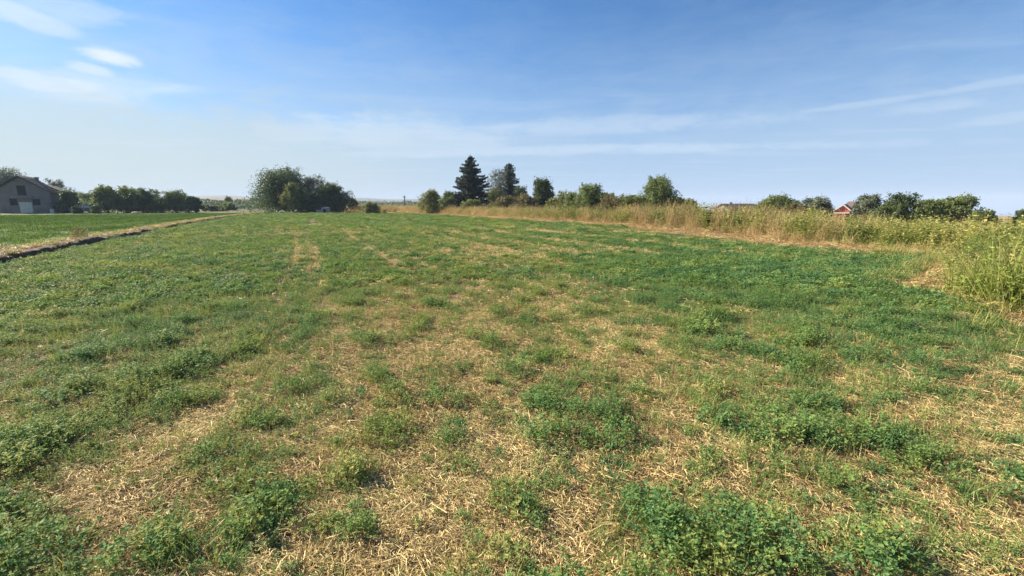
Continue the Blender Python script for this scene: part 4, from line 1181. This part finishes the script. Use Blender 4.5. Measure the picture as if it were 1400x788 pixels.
# blue car
def car(X, Y, rz):
    root = empty('parked_car', (X, Y, 0), rz); tag(root, 'dark blue car parked between the farmhouse and the orchard trees', 'car')
    paint = plain('blue_paint', (0.02, 0.05, 0.13), (0.02, 0.045, 0.11), 1, .3, spec=.6)
    prof_ = [(-2.15, .35), (-2.2, .75), (-2.05, .95), (-1.35, 1.02), (-1.0, 1.02), (1.55, 1.05), (2.15, .98), (2.2, .6), (2.15, .35)]
    bm = bmesh.new(); prism_wall(bm, prof_, -.85, .85); bmesh.ops.bevel(bm, geom=bm.edges[:], offset=.06, segments=2, affect='EDGES'); bm_obj('body', bm, paint, root)
    bm = bmesh.new(); a = [(-1.2, 1.0), (-.55, 1.62), (1.35, 1.68), (1.95, 1.03)]
    prism_wall(bm, a, -.72, .72); bmesh.ops.bevel(bm, geom=bm.edges[:], offset=.06, segments=2, affect='EDGES'); bm_obj('cabin', bm, paint, root)
    lightg = plain('car_glass', (0.22, 0.30, 0.36), (0.18, 0.25, 0.30), 1, .12, spec=.6)
    for s in (-1, 1):
        for q in ([(-.95, 1.1), (-.48, 1.54), (.25, 1.57), (.25, 1.1)], [(.35, 1.1), (.35, 1.57), (1.25, 1.58), (1.65, 1.12)]):
            bm = bmesh.new(); prism_wall(bm, q, s * .722, s * .735); bm_obj('side_window', bm, lightg, root)
    for wx in (-1.35, 1.35):
        for s in (-1, 1):
            bm = bmesh.new(); bmesh.ops.create_cone(bm, cap_ends=True, segments=22, radius1=.32, radius2=.32, depth=.2, matrix=Matrix.Translation((wx, s * .78, .32)) @ Matrix.Rotation(R(90), 4, 'X'))
            wh = bm_obj('wheel', bm, M['tyre'], root)
            bm = bmesh.new(); bmesh.ops.create_cone(bm, cap_ends=True, segments=16, radius1=.18, radius2=.16, depth=.03, matrix=Matrix.Translation((wx, s * .893, .32)) @ Matrix.Rotation(R(90), 4, 'X'))
            bm_obj('rim', bm, M['concrete'], wh)
    for s in (-1, 1):
        boxes('headlight', [(-2.23, -2.19, s * .6 - .16, s * .6 + .16, .68, .84)], M['white'], root)
M['tyre'] = plain('tyre', (0.02, 0.02, 0.02), (0.03, 0.03, 0.03), 3, .9)
car(at(115, 89), 89, R(12))

# ruined little grey wall block at the clump foot
sm = empty('grey_block_shed', (at(440, 88), 88, 0)); tag(sm, 'small broken grey shed at the foot of the big clump', 'shed')
boxes('wall', [(-1.3, -.2, 0, .9, 0, .75), (-.198, 1.1, 0, 1.2, 0, 1.05)], M['concrete'], sm, .02)
bm = bmesh.new(); prism_wall(bm, [(-.3, 1.05), (1.2, 1.05), (1.2, 1.12), (.45, 1.3), (-.3, 1.12)], -.1, 1.3); bm_obj('roof', bm, M['concrete'], sm)
boxes('doorway', [(.2, .75, -.03, -.002, 0, .85)], M['glass_dark'], sm)

# pole
pl = empty('utility_pole', (at(553.5, 150), 150, 0)); tag(pl, 'lone thin utility pole standing beyond the field before the plateau', 'pole')
tube_mesh([((0, 0, -.2), .22, (0, 0, z_at(267.5, 150)), .15)], 'post', M['bark'], pl, 10)
boxes('crossarm', [(-.6, .6, -.22, -.12, 4.3, 4.45)], M['bark'], pl)

# dark roofed house beyond the weeds
def gable_house(name, label, px, Y, ridge_y, eave_y, half, deep, wallm, roofm, trim, rz=0.0, gable_front=True, zb=0.0):
    root = empty(name, (at(px, Y), Y, zb), rz); tag(root, label, 'house')
    r1, e1 = z_at(ridge_y, Y) - zb, z_at(eave_y, Y) - zb
    w1 = half / F * Y * 1.02; sl1 = (r1 - e1) / w1
    bm = bmesh.new(); prism_wall(bm, [(-w1, 0), (w1, 0), (w1, e1), (0, r1), (-w1, e1)], 0, deep); bm_obj('wall', bm, wallm, root)
    for s in (-1, 1):
        bm = bmesh.new(); o_ = .3
        prism_wall(bm, [(0, r1 + .02), ((w1 + o_) * s, e1 - o_ * sl1 + .02), ((w1 + o_) * s, e1 - o_ * sl1 + .14), (0, r1 + .18)], -.3, deep + .3); bm_obj('roof', bm, roofm, root)
        if trim:
            bm = bmesh.new()
            prism_wall(bm, [(0, r1 - .12), ((w1 + o_) * s, e1 - o_ * sl1 - .12), ((w1 + o_) * s, e1 - o_ * sl1 + .17), (0, r1 + .21)], -.38, -.302); bm_obj('bargeboard', bm, trim, root)
    return root, w1, e1, r1
M['red_wall'] = plain('red_boarding', (0.46, 0.10, 0.075), (0.40, 0.09, 0.07), 3, .8, stretch=(6, 1, 1))
M['roof_brown'] = plain('brown_roof', (0.10, 0.075, 0.065), (0.07, 0.05, 0.045), 2, .85)
hr, w1, e1, r1 = gable_house('red_house', 'small red gabled house with white barge boards behind the weeds', 1153, 100, 280.5, 290, 10.5, 8, M['red_wall'], M['roof_brown'], M['white'], R(-42), zb=-2.8)
boxes('eave_board', [(-w1 - .25, w1 + .25, -.35, -.002, e1 - .35, e1 - .1)], M['white'], hr)
wf = boxes('window', [(-.35, -.28, -.06, -.002, -.6 + e1 - .9, e1 - .85), (.28, .35, -.06, -.002, -.6 + e1 - .9, e1 - .85), (-.28, .28, -.06, -.002, e1 - .92, e1 - .85), (-.28, .28, -.06, -.002, e1 - 1.45, e1 - 1.38)], M['white'], hr)
boxes('pane', [(-.28, .28, -.03, -.004, e1 - 1.38, e1 - .92)], M['glass_dark'], wf)
hb, w2, e2, r2 = gable_house('brown_roofed_house', 'brown roof peeping out behind the red gabled house', 1172, 118, 276.5, 283, 6, 3, M['render_grey'], M['roof_brown'], None, zb=-2.8)
hd, w3, e3, r3 = gable_house('dark_roofed_house', 'low house with a dark roof ridge just above the brown weeds', 1027, 80, 280, 285.5, 20, 5.2, M['render_grey'], M['roof_dark'], M['roof_dark'], R(90), zb=-2.8)
boxes('chimney', [(-.2, .2, 3.6, 4.0, e3, r3 + .45)], M['render_grey'], hd)

# ------------------------------------------------------------------ stones in the stubble
M['stone'] = plain('pale_stone', (0.58, 0.46, 0.28), (0.42, 0.32, 0.18), 14, .9, bump=.4)
for k, (px, py, s_, lb) in enumerate([(1243, 742, .022, 'pale stone lying in the straw at the lower right'), (117, 549, .024, 'pale clod in the dense alfalfa at the left'),
                                      (1262, 716, .014, 'small brown clod just behind the pale stone at the lower right')]):
    p = on_ground(px, py)
    z0 = height(np.array([p[0]]), np.array([p[1]]))[0]
    lump('stone', (p[0], p[1], z0 + s_ * .9), s_ * 1.3, s_, s_ * .8, M['stone'], 20 + k, lb, 'stone')

# ------------------------------------------------------------------ haze
if True:
    hm = newmat('haze_air'); T = hm.node_tree
    pv = N(T, 'ShaderNodeVolumePrincipled'); pv.inputs['Density'].default_value = 0.00027
    pv.inputs['Color'].default_value = (0.60, 0.76, 1.0, 1)
    o_ = N(T, 'ShaderNodeOutputMaterial'); T.links.new(pv.outputs[0], o_.inputs['Volume'])
    zmin = float(gz.min()) - 1.0; zmax = max(float(gz.max()) + 20, 90.0)
    bm = bmesh.new(); box(bm, -4800, 4800, -4800, 4800, zmin, zmax)
    tag(bm_obj('haze', bm, hm), 'pale summer haze over the far plateau', kind='stuff')
